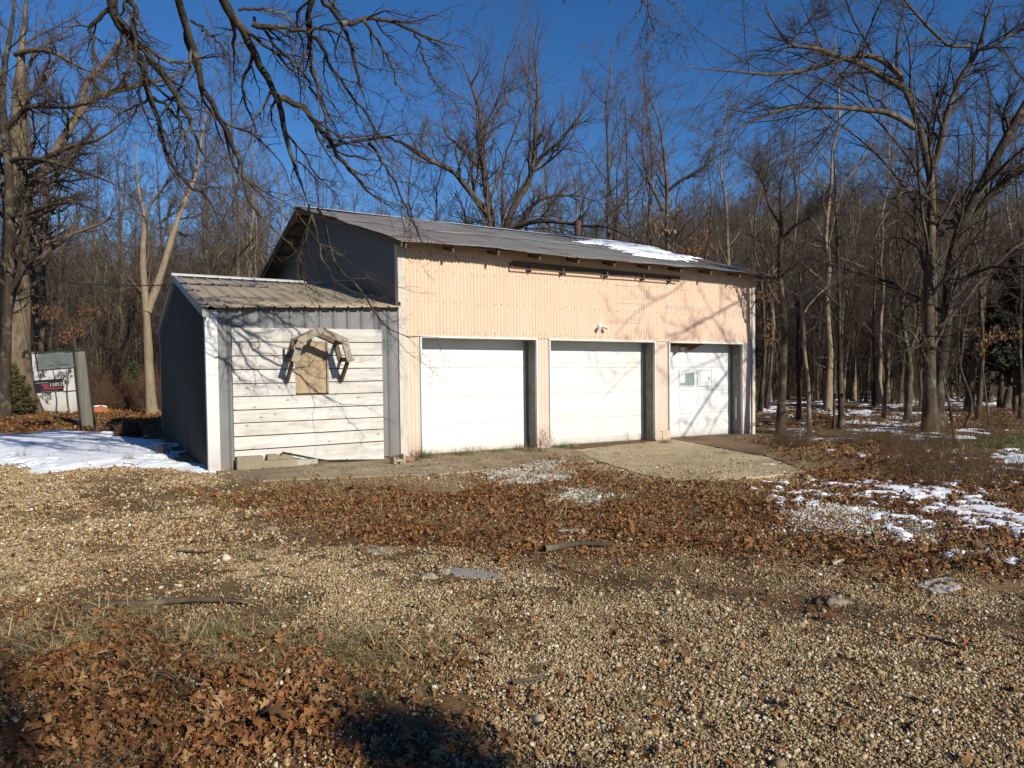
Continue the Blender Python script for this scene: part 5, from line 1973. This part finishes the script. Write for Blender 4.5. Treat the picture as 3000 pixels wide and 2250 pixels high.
def cling(label, base, h, pts, seed, n=260, spread=(.5, .5, .35), size=.11, sub='oak_sapling', trunk_mat='bark_mid', rr=.03):
    """a sapling that kept its brown leaves"""
    rg = np.random.default_rng(seed)
    e = empty(sub, tuple(base), 0, label=label, cat='tree')
    K = 10
    zt = np.linspace(0, 1, K)
    P = np.stack([np.cumsum(rg.normal(0, .03, K)), np.cumsum(rg.normal(0, .03, K)), zt * h], -1); P -= P[0]
    w_ = Wood(); w_.add(P[None], (rr * (1 - .8 * zt))[None], 6)
    tips = []
    for q in pts:
        q = np.array(q) - np.array(base)
        i = int(np.clip(np.argmin(np.abs(P[:, 2] - (q[2] - .5))), 1, K - 1))
        Lp = np.stack([P[i] + (q - P[i]) * f + np.array([0, 0, .15 * math.sin(f * 3.1)]) + rg.normal(0, .02, 3) for f in np.linspace(0, 1, 8)])
        Lr = np.linspace(rr * .45, .006, 8)
        w_.add(Lp[None], Lr[None], 4)
        a, ra = grow(Lp[None], Lr[None], 14, .3, .99, 50, .38, .6, 5, .2, (0, 0, .02), rg, .003, .15)
        w_.add(a, ra, 3)
        b, rb = grow(a, ra, 4, .2, .98, 45, .5, .7, 4, .2, (0, 0, 0), rg, .0025, .08)
        w_.add(b, rb, 3)
        tips.append(np.concatenate([a[:, 2:].reshape(-1, 3), b[:, 1:].reshape(-1, 3)]))
    obj('trunk', w_.mesh('trunk', MAT[trunk_mat]), e)
    tips = np.concatenate(tips)
    lm = leaf_mesh(seed)
    base_v = np.array([v.co for v in lm.vertices]); base_f = np.array([list(p.vertices) for p in lm.polygons])
    VV, FF = [], []
    for i in range(n):
        q = tips[rg.integers(0, len(tips))]
        R_ = Matrix.Rotation(rg.uniform(0, 6.28), 3, 'Z') @ Matrix.Rotation(rg.uniform(.6, 1.6), 3, 'Y') @ Matrix.Rotation(rg.normal(0, .5), 3, 'X')
        v = (base_v + [.5, 0, 0]) * size * rg.uniform(.7, 1.3)
        VV.append(v @ np.array(R_).T + q + rg.normal(0, .02, 3)); FF.append(base_f + i * len(base_v))
    lf = obj('leaves', np_mesh('leaves', np.concatenate(VV), [np.concatenate(FF)], MAT['dead_leaf'], True), e, kind='stuff')
    return e


A_ = lambda px, py, Y: at(px, py, Y)
cling('oak sapling holding orange brown leaves over the number sign', (A_(205, 1220, 22)[0], 22, 0), 3.6, [A_(60 + 40, 905, 21), A_(165, 915, 21), A_(245, 960, 21.5), A_(275, 905, 22), A_(200, 985, 21), A_(330, 905, 22)], 5, 420, size=.10)
cling('young oak with clinging brown leaves behind the right end of the garage', (A_(2225, 1260, 18.5)[0] + .5, 18.5, 0), 3.4, [A_(2222, 870, 18), A_(2228, 930, 18), A_(2240, 985, 18.3), A_(2255, 850, 18.6), A_(2235, 810, 18.4)], 6, 170, size=.11)
cling('oak with rusty leaves just above the far end of the garage roof', (A_(2010, 1180, 25)[0], 25, 0), 5.8, [A_(2030, 700, 24.5), A_(2000, 735, 24.5), A_(2075, 690, 25), A_(2055, 735, 25), A_(1960, 730, 25), A_(2100, 720, 25)], 7, 320, size=.11)
cling('small beech with yellow brown leaves at the far right', (A_(2900, 1200, 18.5)[0], 18.5, 0), 3.0, [A_(2850, 965, 18), A_(2900, 985, 18.2), A_(2940, 970, 18.2), A_(2985, 975, 18.5), A_(2870, 1020, 18)], 8, 160, size=.10)
cling('small oak with dark red leaves beside the crooked tree behind the roof', (A_(1925, 1180, 26)[0], 26, 0), 5.6, [A_(1960, 640, 25.5), A_(1905, 605, 25.5), A_(1985, 610, 26)], 9, 120, size=.13)

# leaves still hanging on the oak limbs over the roof eave
# ------------------------------------------------------------------ white structure, signs and post at the left
wb = gnd(153, 1214)
W0, W1 = at(80, 1215, 23.9), at(226, 1215, 23.9)
m_ = empty('white_outbuilding', (W0[0], 23.9, 0), -.06, label='white flat-sided outbuilding seen behind the huge trunk and number sign', cat='outbuilding')
wd = W1[0] - W0[0] - .1
for i in range(4):
    MB().box(-.35 + i * (wd + .35) / 4 + .004, -.35 + (i + 1) * (wd + .35) / 4 - .004, 0, .04, .0, 1.98).build('wall_panel', MAT['white_trim'], m_)
MB().box(-.35, wd, .045, .7, 0, 1.96).build('wall', MAT['white_trim'], m_)
MB().box(-.42, wd + .06, -.03, .75, 1.98, 2.03).build('roof', MAT['grey_trim'], m_)

# leaning frame sign
sb = gnd(256, 1268)
SY = sb[1]
ms = empty('number_sign', (sb[0], SY, 0), 0, label='leaning black framed sign with number 11853 and a blank greenish panel', cat='sign')


def SP(px, py, dy=0.0):
    q = at(px, py, SY + dy)
    return (q[0] - sb[0], dy, q[2])


for a, b in (((237, 1266), (214, 1031)), ((279, 1262), (252, 1028))):
    MB().bar(SP(*a), SP(*b), .035, .035, up=(0, 1, 0)).build('leg', MAT['black_metal'], ms)
MB().bar(SP(101, 1034), SP(254, 1027), .035, .035, up=(0, 1, 0)).build('top_bar', MAT['black_metal'], ms)
MB().bar(SP(108, 1086), SP(222, 1077), .03, .03, up=(0, 1, 0)).build('middle_bar', MAT['black_metal'], ms)
MB().bar(SP(186, 1148), SP(228, 1144), .03, .03, up=(0, 1, 0)).build('lower_bar', MAT['black_metal'], ms)
MB().bar(SP(103, 1033), SP(112, 1088), .028, .028, up=(0, 1, 0)).build('side_bar', MAT['black_metal'], ms)


def quadbox(name, c4, th, mat, parent):
    m_ = MB()
    f = [SP(*c, -th) for c in c4]; b = [SP(*c, 0) for c in c4]
    # c4: bl, br, tr, tl
    m_.hexa([f[0], f[1], b[1], b[0], f[3], f[2], b[2], b[3]])
    return m_.build(name, mat, parent)


p1 = quadbox('blank_panel', [(113, 1083), (217, 1075), (212, 1033), (108, 1038)], .02, MAT['sign_grey'], ms)
p1['label'] = 'weathered greenish panel with three faded text lines'
for (x0, y0, x1) in ((158, 1061.5, 172), (176, 1061, 180), (144, 1070, 199), (146, 1079, 152), (160, 1078, 176)):
    m_ = MB()
    q0, q1 = SP(x0, y0, -.0225), SP(x1, y0 - (x1 - x0) * .05, -.0225)
    n_ = max(1, int((x1 - x0) / 3.2))
    for i in range(n_):
        a_, b_ = i / n_, (i + rng.uniform(.6, .95)) / n_
        xa, xb = q0[0] + (q1[0] - q0[0]) * a_, q0[0] + (q1[0] - q0[0]) * b_
        za = q0[2] + (q1[2] - q0[2]) * a_
        m_.box(xa, xb, -.0235, -.021, za - .012, za + rng.uniform(.002, .012))
    m_.build('faded_text', MAT['ink'], p1)
p2 = quadbox('number_panel', [(103, 1153), (187, 1147), (183, 1109), (97, 1115)], .03, MAT['sign_black'], ms)
p2['label'] = 'black panel with red bands and pale number 11853'
quadbox('red_band', [(122, 1142.5), (182, 1138.5), (182, 1133.5), (128, 1137.5)], .033, MAT['sign_red'], p2)
quadbox('red_band', [(131, 1137.2), (142, 1136.4), (141, 1124), (118, 1126)], .0325, MAT['sign_red'], p2)
quadbox('pale_edge', [(104, 1124), (142, 1121.5), (142, 1119.8), (104, 1122)], .0315, MAT['grey_trim'], p2)
quadbox('pale_edge', [(120, 1149), (170, 1145.5), (170, 1144.5), (120, 1148)], .0315, MAT['grey_trim'], p2)
# the digits, each built from strokes with slab feet
GL = {'1': [((.5, 0), (.5, 1)), ((.2, 0), (.8, 0)), ((.28, .82), (.5, 1))],
      '8': [((.2, 0), (.8, 0)), ((.2, 1), (.8, 1)), ((.22, .52), (.78, .52)), ((.15, .05), (.15, .47)), ((.85, .05), (.85, .47)), ((.2, .57), (.2, .95)), ((.8, .57), (.8, .95))],
      '5': [((.2, 1), (.85, 1)), ((.2, .55), (.2, 1)), ((.2, .58), (.7, .6)), ((.82, .12), (.82, .5)), ((.2, 0), (.75, 0)), ((.12, .05), (.15, .18))],
      '3': [((.2, 1), (.75, 1)), ((.3, .53), (.75, .53)), ((.2, 0), (.75, 0)), ((.83, .57), (.83, .95)), ((.86, .05), (.86, .48)), ((.12, .05), (.15, .18)), ((.12, .85), (.15, .95))]}
for i, ch in enumerate('11853'):
    m_ = MB()
    wpx, hpx = 7.4, 9.0
    ox, oy = 145.0 + i * 7.7, 1131.5 - i * .45
    for (a, b) in GL[ch]:
        pa = SP(ox + a[0] * wpx * .8, oy - a[1] * hpx, -.034); pb = SP(ox + b[0] * wpx * .8, oy - b[1] * hpx, -.034)
        vert = abs(a[0] - b[0]) < .1
        m_.bar(pa, pb, .006, .017 if vert else .011, up=(0, 1, 0))
    m_.build('digit', MAT['digit'], p2)
# round timber post behind the sign
pb = gnd(258, 1252)
po = empty('timber_post', tuple(pb), 0, label='leaning round weathered timber post right behind the number sign', cat='post')
tp = at(235, 1031, pb[1])
m_ = MB(); m_.cyl((0, 0, -.1), (tp[0] - pb[0], 0, tp[2]), .165, .150, 20)
m_.build('shaft', MAT['pole_wood'], po, smooth=False)
# board lying in the snow at its foot
q = gnd(257, 1273)
m_ = MB().box(-.28, .28, -.05, .05, 0, .035)
o = m_.build('fallen_board', MAT['dark_wood'], None, .004)
o.location = (q[0], q[1], .03); o.rotation_euler = (.05, -.06, .15)
tag(o, 'dark board lying in snow at the foot of the number sign', 'board')
# red clay heap with snow cap
q = gnd(292, 1210)


def lump(name, mat, q, sx, sy, sz, seed, label=None, cat=None, kind=None, n=18, rough=.18, zoff=-.02):
    rg = np.random.default_rng(seed)
    vs, fs = [], []
    nu, nv = n, n // 2
    ph = rg.uniform(0, 50)
    for j in range(nv + 1):
        th = math.pi * j / nv
        for i in range(nu):
            a = 2 * math.pi * i / nu
            d = np.array([math.sin(th) * math.cos(a), math.sin(th) * math.sin(a), math.cos(th)])
            nn = float(fbm(np.array([d[0] * 1.7 + ph + d[2]]), np.array([d[1] * 1.7 - ph + d[2] * .7]), 1.3, 3, seed)[0]) - .5
            r = 1 + rough * 3.2 * nn
            # facets: push towards flat planes
            vs.append((d[0] * sx * r, d[1] * sy * r, max(-.3 * sz, d[2] * sz * r)))
    for j in range(nv):
        for i in range(nu):
            fs.append((j * nu + i, (j + 1) * nu + i, (j + 1) * nu + (i + 1) % nu, j * nu + (i + 1) % nu))
    o = obj(name, np_mesh(name, vs, [np.array(fs)], mat, False), None, label=label, kind=kind)
    if cat: o['category'] = cat
    o.location = (q[0], q[1], zoff)
    o.rotation_euler = (0, 0, rg.uniform(0, 6))
    return o


lump('clay_heap', MAT['redsoil'], q, .42, .38, .30, 3, 'low heap of red clay behind the timber post', 'heap')
lump('snow_cap', MAT['snow'], (q[0], q[1], 0), (.27), .20, .08, 4, 'strip of snow on top of the red clay heap', kind='stuff', zoff=.18)
# rocks in the yard
rocks = [((1645, 1560), .075, .05, 'pale rounded rock, left one of the pair in the leaf band', 'stone'), ((1690, 1560), .10, .06, 'larger pale rock, right one of the pair in the leaf band', 'stone'),
         ((2452, 1772), .10, .06, 'lumpy tan rock by the muddy ruts at right', 'stone'), ((2425, 1768), .10, .07, 'dark lump pressed against the tan rock by the ruts', 'dark_wood'),
         ((995, 1560), .09, .05, 'small tan rock at the edge of the leaf band', 'stone'), ((800, 1552), .10, .04, 'flat tan rock, left of three stones at the gravel edge', 'stone'),
         ((770, 1540), .07, .04, 'small tan rock behind the flat one at the gravel edge', 'stone'), ((2340, 1808), .12, .03, 'flat pale stone at the edge of the muddy rut', 'stone'),
         ((2625, 2030), .05, .03, 'cream angular stone on the gravel at lower right', 'stone'), ((1255, 1688), .07, .03, 'yellowish flat rock near the grey slab', 'stone'),
         ((580, 1272), .16, .10, 'dark rock in the snow by the shed corner', 'dark_wood'), ((430, 1268), .13, .07, 'dark stone in the snow beside the brown shrub', 'dark_wood')]
for i, (p, r_, h_, lab, mt) in enumerate(rocks):
    if i == 10: p = (462, 1262)
    q = gnd(*p)
    lump('rock', MAT[mt], q, r_, r_ * .75, h_, 30 + i, lab, 'rock', zoff=-.012, n=20, rough=.42)


# flat slabs flush with the yard
def flatstone(name, pts, th, mat, label, kind=None, cat=None):
    P = gp(*pts)
    P2 = []
    for i in range(len(P)):
        a, b = np.array(P[i]), np.array(P[(i + 1) % len(P)])
        for f in np.linspace(0, 1, 7)[:-1]:
            P2.append(a + (b - a) * f + rng.normal(0, .008, 2))
    n = len(P2)
    h0 = [hground(np.array([p[0]]), np.array([p[1]]))[0] for p in P2]
    zz = max(h0) + .0
    v = [(p[0], p[1], -.06) for p in P2] + [(p[0] * 1, p[1], zz + th) for p in P2]
    f = [tuple(range(n, 2 * n))] + [(i, (i + 1) % n, n + (i + 1) % n, n + i) for i in range(n)]
    me = bpy.data.meshes.new(name); me.from_pydata(v, [], f); me.materials.append(mat); me.update()
    return obj(name, me, label=label, kind=kind, cat=cat) if False else tag(obj(name, me), label, cat, None, kind)


flatstone('flat_stone', [(1288, 1667), (1330, 1662), (1400, 1668), (1455, 1680), (1478, 1697), (1420, 1696), (1350, 1685), (1300, 1676)], .006, MAT['grey_stone'], 'pale grey flat slab flush with the gravel', cat='stone slab')
flatstone('flat_stone', [(1050, 1602), (1110, 1604), (1160, 1618), (1140, 1634), (1080, 1622)], .004, MAT['grey_stone'], 'darker grey slab just left of the pale flat one', cat='stone slab')
flatstone('ice_patch', [(2690, 1722), (2730, 1702), (2780, 1700), (2810, 1722), (2800, 1738), (2740, 1744)], .006, MAT['ice'], 'dirty thin ice patch on the leaves at right', kind='stuff')


# fallen wood
def stick(name, pts, r0, r1, mat, label, cat, jz=0.0, K=14, kids=0, seed=0, flat_=1.0):
    W = [np.append(gnd(*p)[:2], 0) for p in pts]
    W = [np.array([w_[0], w_[1], hground(np.array([w_[0]]), np.array([w_[1]]))[0] + .02 + r0 * .55]) for w_ in W]
    P, R = world_limb(W, r0, r1, K)
    R = R * (1 + np.random.default_rng(seed).normal(0, .08, K))
    w_ = Wood(); org = P[0].copy()
    w_.add((P - org)[None], R[None], 9)
    if kids:
        a, ra = grow((P - org)[None], R[None], kids, .3, .95, 45, .25, .5, 5, .1, (0, 0, .02), np.random.default_rng(seed), .003, .1)
        w_.add(a, ra, 4)
    o = obj(name, w_.mesh(name, mat), None, label=label, cat=cat)
    o.location = tuple(org)
    return o


stick('fallen_branch', [(1594, 1622), (1640, 1612), (1700, 1600), (1740, 1604), (1797, 1604)], .030, .02, MAT['bark_mid'], 'mossy broken branch lying in the leaf band', 'branch', seed=1)
stick('surface_root', [(235, 1808), (290, 1792), (350, 1790), (400, 1800), (480, 1788), (560, 1784), (640, 1786), (735, 1788)], .03, .012, MAT['bark_mid'], 'long grey root lying half buried in the gravel', 'root', seed=2)
stick('fallen_branch', [(1500, 2010), (1540, 2002), (1600, 1995)], .012, .008, MAT['bark_mid'], 'short thin stick on the gravel in the foreground', 'branch', seed=3)
stick('fallen_branch', [(2437, 1664), (2470, 1655)], .016, .014, MAT['frame_wood'], 'short pale wood piece among the leaves at right', 'branch', K=5, seed=4)
stick('fallen_branch', [(520, 1624), (560, 1628), (612, 1632)], .010, .006, MAT['bark_dark'], 'thin dark twig lying on the pale gravel', 'branch', seed=5, kids=3)
stick('black_hose', [(830, 1330), (900, 1338)], .012, .012, MAT['hose'], 'x', 'hose', K=5)
bpy.data.objects.remove(bpy.data.objects['black_hose'])
# black hose sagging along the plank wall
hpnts = [(826, 1326, .17), (870, 1334, .16), (930, 1346, .12), (980, 1352, .10), (1030, 1355, .10), (1070, 1352, .06)]
W = []
for px, py, dd in hpnts:
    t_, z_ = face(px, py, -dd)
    W.append(O + t_ * U - dd * V + np.array([0, 0, max(.03, z_)]))
P, R = world_limb(W, .016, .013, 14)
w_ = Wood(); w_.add((P - P[0])[None], R[None], 8)
o = obj('black_hose', w_.mesh('black_hose', MAT['hose']), None, label='black hose sagging from the blocks along the plank wall', cat='hose'); o.location = tuple(P[0])
# cable from the left to the shed gable
W = []
c0, c1 = at(60, 795, 22), lw(TS - .05, SR_D, SR_Z - .18)
for f in np.linspace(0, 1, 12):
    p = c0 * (1 - f) + c1 * f; p[2] -= .18 * math.sin(math.pi * f); W.append(p)
P, R = world_limb(W, .011, .011, 24)
w_ = Wood(); w_.add((P - P[0])[None], R[None], 5)
o = obj('overhead_cable', w_.mesh('overhead_cable', MAT['hose']), None, label='thin black cable running from the trees to the shed gable', cat='cable'); o.location = tuple(P[0])

# ------------------------------------------------------------------ shrubs and weeds that stand singly
q = gnd(376, 1282)
e = empty('dead_shrub', tuple(q), 0, label='round rusty brown dead shrub at the snow edge left of the shed', cat='shrub')
rg = np.random.default_rng(5)
n = 5200
d = rg.normal(size=(n, 3)); d[:, 2] = np.abs(d[:, 2]); d /= np.linalg.norm(d, axis=1, keepdims=True)
pp = d * (rg.uniform(.25, 1, n) ** .5)[:, None] * np.array([.29, .26, .33])
Vb, Fb = blade_cloud(pp, .07, rg, 1.0)
obj('foliage', np_mesh('foliage', Vb, [Fb], MAT['brush']), e)
obj('stem', thicket(9, 26, .38, .18).mesh('stem', MAT['brush']), e)


def weed(px, py, h, n, label, seed, mat='brush', sp=.12, rmin=.003, on=.022):
    q = gnd(px, py, on)
    o = obj('dry_weed', thicket(seed, n, h, sp, rmin).mesh('dry_weed', MAT[mat]), None, label=label, cat='weed')
    o.location = (q[0], q[1], on)
    return o


weed(1583, 1322, .42, 7, 'tall dry weed in front of the pier between left and middle doors', 11)
weed(478, 1338, .22, 14, 'dead weed poking out of the snow beside the dark shed wall', 12, on=.0)
weed(1874, 1300, .20, 5, 'dark dry weed before the middle door', 13, 'brush')
weed(452, 1290, .30, 10, 'dry twiggy weed in the snow at the shed corner', 14, on=.0)
weed(1228, 1350, .12, 6, 'small dry weed at the foot of the first garage pier', 15)
weed(1010, 1350, .14, 3, 'faint dry vine at the foot of the planks', 16)


def tuft(seed, n=26, h=.14, mat='grass', sp=.05, lean=.7, bw=.0035):
    rg = np.random.default_rng(seed)
    b = np.stack([rg.normal(0, sp, n), rg.normal(0, sp, n), np.zeros(n)], -1)
    d = np.stack([rg.normal(0, lean, n), rg.normal(0, lean, n), np.ones(n)], -1); d /= np.linalg.norm(d, axis=1, keepdims=True)
    hh = h * rg.uniform(.5, 1.2, n)[:, None]
    m_ = b + d * hh * .55
    t = b + d * hh * .9 + np.stack([d[:, 0] * h * .45, d[:, 1] * h * .45, -.05 * h * np.ones(n)], -1)
    s = np.cross(d, [0, 0, 1.]); s /= (np.linalg.norm(s, axis=1, keepdims=True) + 1e-9); s *= bw
    V3 = np.stack([b - s, b + s, m_ + s * .8, m_ - s * .8, t], 1).reshape(-1, 3)
    i = np.arange(n)[:, None] * 5
    return np_mesh('tuft', V3, [np.concatenate([i, i + 1, i + 2, i + 3], 1), np.concatenate([i + 3, i + 2, i + 4], 1)], MAT[mat])


# single grass tufts along the garage front
tf = [(1250, 1341, 'green grass tuft at the left corner of the left door', 'grass', .20), (1385, 1330, 'dry yellow grass clump at the middle of the left door', 'straw', .22), (1345, 1334, 'green grass clump beside the dry yellow one at the left door', 'grass', .14),
      (1465, 1325, 'small green grass tuft under the right half of the left door', 'grass', .12), (1525, 1318, 'grass clump at the right corner of the left door', 'grass', .18), (1645, 1312, 'grass clump at the left corner of the middle door', 'grass', .18),
      (1680, 1309, 'dry grass clump a step right of the middle door corner', 'straw', .13), (1950, 1298, 'green tuft at the foot of the pier by the right door', 'grass', .15), (1560, 1322, 'dry brown grass at the foot of the pier between left and middle doors', 'straw', .16),
      (1640, 1385, 'dry grass clump at the crack between apron and sandy slab', 'straw', .16), (2120, 1330, 'dry grass clump on the brown ramp', 'straw', .12)]
for i, (px, py, lab, mt, h) in enumerate(tf):
    q = gnd(px, py, .022)
    o = obj('grass_tuft', tuft(50 + i, 70, h, mt, .09), None, label=lab, cat='grass tuft')
    o.location = tuple(q)

for (x_, y_, h_, sd_, lab_) in ((3.5, -3.7, 4.6, 95, 'bushy bare tree behind the view dappling the near leaves'), (5.0, -6.4, 6.2, 96, 'second bushy bare tree behind the view')):
    tw, crn = forest_tree(sd_, h_, .05, .12, 18, .42, .4, dense=(8, 5, 3), up=.10, rmin=.006)
    e = empty('bare_tree', (x_, y_, 0), 0, label=lab_, cat='tree')
    obj('trunk', tw.mesh('trunk', MAT['bark_mid']), e)
    obj('crown', crn.mesh('crown', MAT['twig']), e)

# ------------------------------------------------------------------ litter: leaves, stones, straw
LV = [leaf_mesh(i + 3, curl=.30) for i in range(8)] + [leaf_mesh(i + 30, .8, False, .4) for i in range(3)] + [leaf_mesh(i + 40, .55, True, .6) for i in range(3)]


def stone_mesh(seed, mat):
    rg = np.random.default_rng(seed)
    ph = (1 + 5 ** .5) / 2
    v = np.array([(-1, ph, 0), (1, ph, 0), (-1, -ph, 0), (1, -ph, 0), (0, -1, ph), (0, 1, ph), (0, -1, -ph), (0, 1, -ph), (ph, 0, -1), (ph, 0, 1), (-ph, 0, -1), (-ph, 0, 1)], float)
    v /= np.linalg.norm(v[0])
    v *= rg.uniform(.7, 1.15, (12, 1)); v *= np.array([1, rg.uniform(.6, .95), rg.uniform(.45, .75)])
    f = [(0, 11, 5), (0, 5, 1), (0, 1, 7), (0, 7, 10), (0, 10, 11), (1, 5, 9), (5, 11, 4), (11, 10, 2), (10, 7, 6), (7, 1, 8), (3, 9, 4), (3, 4, 2), (3, 2, 6), (3, 6, 8), (3, 8, 9), (4, 9, 5), (2, 4, 11), (6, 2, 10), (8, 6, 7), (9, 8, 1)]
    return np_mesh('stone', v * .5, [np.array(f)], mat)


ST = [stone_mesh(i, MAT['pebble']) for i in range(6)]
SW = [stone_mesh(i + 20, MAT['pebble_white']) for i in range(5)]


def sample(n, Ymin, Ymax, pxm=120, bias=1.0):
    """points spread over the wedge of ground in view"""
    y = np.sqrt(rng.uniform(Ymin ** 2, Ymax ** 2, n))
    x = rng.uniform(-1500 - pxm, 1500 + pxm, n) / F * y
    return x, y


def on_build(x, y):
    dx, dy = x - O[0], y - O[1]
    t = dx * U[0] + dy * U[1]; d = dx * V[0] + dy * V[1]
    return ((t > TS - .05) & (t < L + .02) & (d > -.02) & (d < 10.5))


APR = gp((640, 1384), (1180, 1346), (1245, 1342), (1570, 1316), (1975, 1291), (2182, 1272), (2520, 1350), (2360, 1385), (2230, 1402), (2020, 1418), (1880, 1395), (1745, 1352), (1500, 1372), (1000, 1402), (650, 1402))


def lay(name, n, Y0, Y1, dens, sources, size, tilt, zoff, label, seed, slabs=True):
    x, y = sample(n, Y0, Y1)
    z = zones(x, y)
    snow = (f_left(x, y) > .006) | (f_right(x, y) > .004) | ((f_woods(x, y) > .01) & (x > 4.5) & (y > 14.5))
    keep = (rng.random(n) < dens(x, y, z) * np.where(snow, .045, 1)) & ~on_build(x, y)
    if not slabs: keep &= ~((sdist(x, y, APR) > 0) & (rng.random(n) < .90))
    x, y = x[keep], y[keep]
    k = len(x)
    h = hground(x, y) + zoff + rng.uniform(0, .012, k)
    ins = sdist(x, y, APR) > 0
    h = np.where(ins, np.maximum(h, .03 + zoff * .5), h)
    s = size[0] * np.exp(rng.normal(0, size[1], k))
    rot = np.stack([rng.normal(0, tilt, k), rng.normal(0, tilt, k), rng.uniform(0, 6.283, k)], -1)
    print(name, k)
    return scatter(name, np.stack([x, y, h], -1), rot, np.stack([s, s, s * rng.uniform(.7, 1.2, k)], -1), sources, label, seed=seed)


def patchy(x, y, f, seed, lo=.35, hi=.65):
    return np.clip((fbm(x, y, f, 4, seed) - lo) / (hi - lo), 0, 1)


def d_leaf(x, y, z):
    p = patchy(x, y, 1.3, 201, .34, .56)
    return np.clip(z['leaf'] * (.04 + .85 * p) * (1 - .97 * z['pale']) * (1 - .6 * z['mud']) * (1 - .8 * z['apron']) + .010 + .05 * patchy(x, y, 1.0, 203, .5, .75) * (1 - z['apron']), 0, 1)


lay('leaf_litter', 19000, 2.4, 4.6, d_leaf, LV, (.070, .26), .7, .012, 'fallen brown oak leaves in the near yard', 5, False)
lay('leaf_litter', 62000, 4.6, 11.5, d_leaf, LV, (.064, .28), .6, .010, 'band of fallen oak leaves across the yard', 6, False)
lay('leaf_litter', 46000, 11.5, 26, lambda x, y, z: np.clip((z['leaf'] * .95 + z['wood'] * .30) * (sdist(x, y, SNOW_L) < 9), 0, 1), LV, (.12, .25), .5, .012, 'leaf litter on the far bank and forest edge', 7)
lay('gravel', 480000, 2.4, 6.2, lambda x, y, z: np.clip((1 - z['leaf'] * .72 - .93 * z['mud'] - .3 * z['gl']) * (.10 + .95 * patchy(x, y, 1.1, 211, .33, .60) * (.45 + .55 * patchy(x, y, .35, 215, .35, .55))), 0, 1), ST, (.0096, .5), .6, .001, 'tan gravel of the foreground', 8, False)
lay('gravel', 330000, 6.2, 12.5, lambda x, y, z: np.clip((1 - z['leaf'] * .75 - .9 * z['mud'] - z['wood'] - .72 * z['apron']) * (.08 + .9 * patchy(x, y, .9, 213, .36, .60)), 0, 1), ST, (.016, .48), .6, .001, 'tan gravel of the middle yard', 9, False)
lay('pale_gravel', 240000, 5.5, 12.5, lambda x, y, z: np.clip(z['pale'] * .75, 0, 1), SW, (.024, .35), .6, .004, 'whitish crushed stone patches', 10)
lay('cobble_stones', 1500, 2.4, 11.5, lambda x, y, z: np.clip((1 - z['leaf'] * .7 - z['apron']) * .5, 0, 1), ST, (.034, .35), .3, .004, 'larger loose stones scattered on the gravel', 11)
LB = [leaf_mesh(i + 60, 1.0, i % 2 == 0, .5) for i in range(5)]
lay('leaf_bits', 70000, 2.4, 7.5, lambda x, y, z: np.clip(z['leaf'] * .75 + z['gl'] * .5 + .05 + .3 * patchy(x, y, 1.2, 231, .5, .7), 0, 1), LB, (.026, .45), .7, .003, 'crumbled leaf fragments in the near yard', 18)
lay('leaf_bits', 70000, 7.5, 14, lambda x, y, z: np.clip(z['leaf'] * .8 * (1 - .95 * z['pale']) + z['apron'] * .06 + .07 + .25 * patchy(x, y, 1.2, 231, .5, .7), 0, 1), LB, (.034, .45), .7, .003, 'crumbled leaf fragments across the yard', 19, False)
TG = [tuft(i + 80, 22, .06, 'grass', .035, 1.0, .0015) for i in range(4)]
TS_ = [tuft(i + 90, 26, .085, 'straw', .06, 2.6, .0015) for i in range(4)]
lay('grass_blades', 14000, 2.4, 12, lambda x, y, z: np.clip((z['gl'] * .6 + z['leaf'] * .06 + .012) * patchy(x, y, 1.4, 221, .45, .62) * (1 - z['apron']), 0, 1), TG, (1.0, .3), .1, 0, 'sparse green grass blades in the yard', 12)
lay('straw', 40000, 2.4, 13, lambda x, y, z: np.clip((z['gl'] * .65 + z['leaf'] * .09 + .03 + z['apron'] * .06) * patchy(x, y, 1.2, 223, .38, .6), 0, 1), TS_, (1.0, .3), .2, 0, 'dry straw and dead grass in the yard', 13)
lay('grass_blades', 14000, 12.5, 26, lambda x, y, z: np.clip(z['green'] * 1.0 + z['wood'] * .012, 0, 1), TG, (1.3, .3), .1, 0, 'green moss and grass at the forest edge right of the garage', 14)
lay('straw', 30000, 12, 26, lambda x, y, z: np.clip((z['leaf'] * .06 + z['wood'] * .10 + z['mud'] * .3) * (sdist(x, y, SNOW_L) < .0), 0, 1), TS_, (1.3, .3), .2, 0, 'dead grass at the forest edge', 15)

# bramble round the forked tree and along the ramp
BR = [thicket(i + 70, 34, .8, .5, .0024).mesh('bramble', MAT['brush']) for i in range(4)]
pts = []
for (px, py, sx, sy, n) in ((2700, 1330, 80, 34, 22), (2860, 1400, 120, 16, 8), (2620, 1310, 110, 14, 7), (2430, 1310, 100, 10, 8), (2350, 1292, 60, 6, 6)):
    for _ in range(n):
        q = gnd(px + rng.normal(0, sx), min(1430, max(1235, py + rng.normal(0, sy))))
        pts.append(q)
pts = np.array(pts); n = len(pts)
s_ = rng.uniform(.25, .75, n)
scatter('bramble', pts, np.stack([rng.normal(0, .2, n), rng.normal(0, .2, n), rng.uniform(0, 6.28, n)], -1), np.stack([s_, s_, s_], -1), BR, 'brown bramble tangle round the foot of the forked tree', seed=16)
# twigs poking from the left snow
pts = np.array([gnd(a, b) for a, b in ((205, 1300), (280, 1330), (330, 1318), (150, 1345), (420, 1310), (500, 1300), (90, 1310), (380, 1352), (240, 1292), (60, 1345))]); n = len(pts)
s_ = rng.uniform(.10, .22, n)
scatter('snow_weeds', pts, np.zeros((n, 3)), np.stack([s_, s_, s_], -1), BR, 'small dry stems poking through the left snow', seed=17)
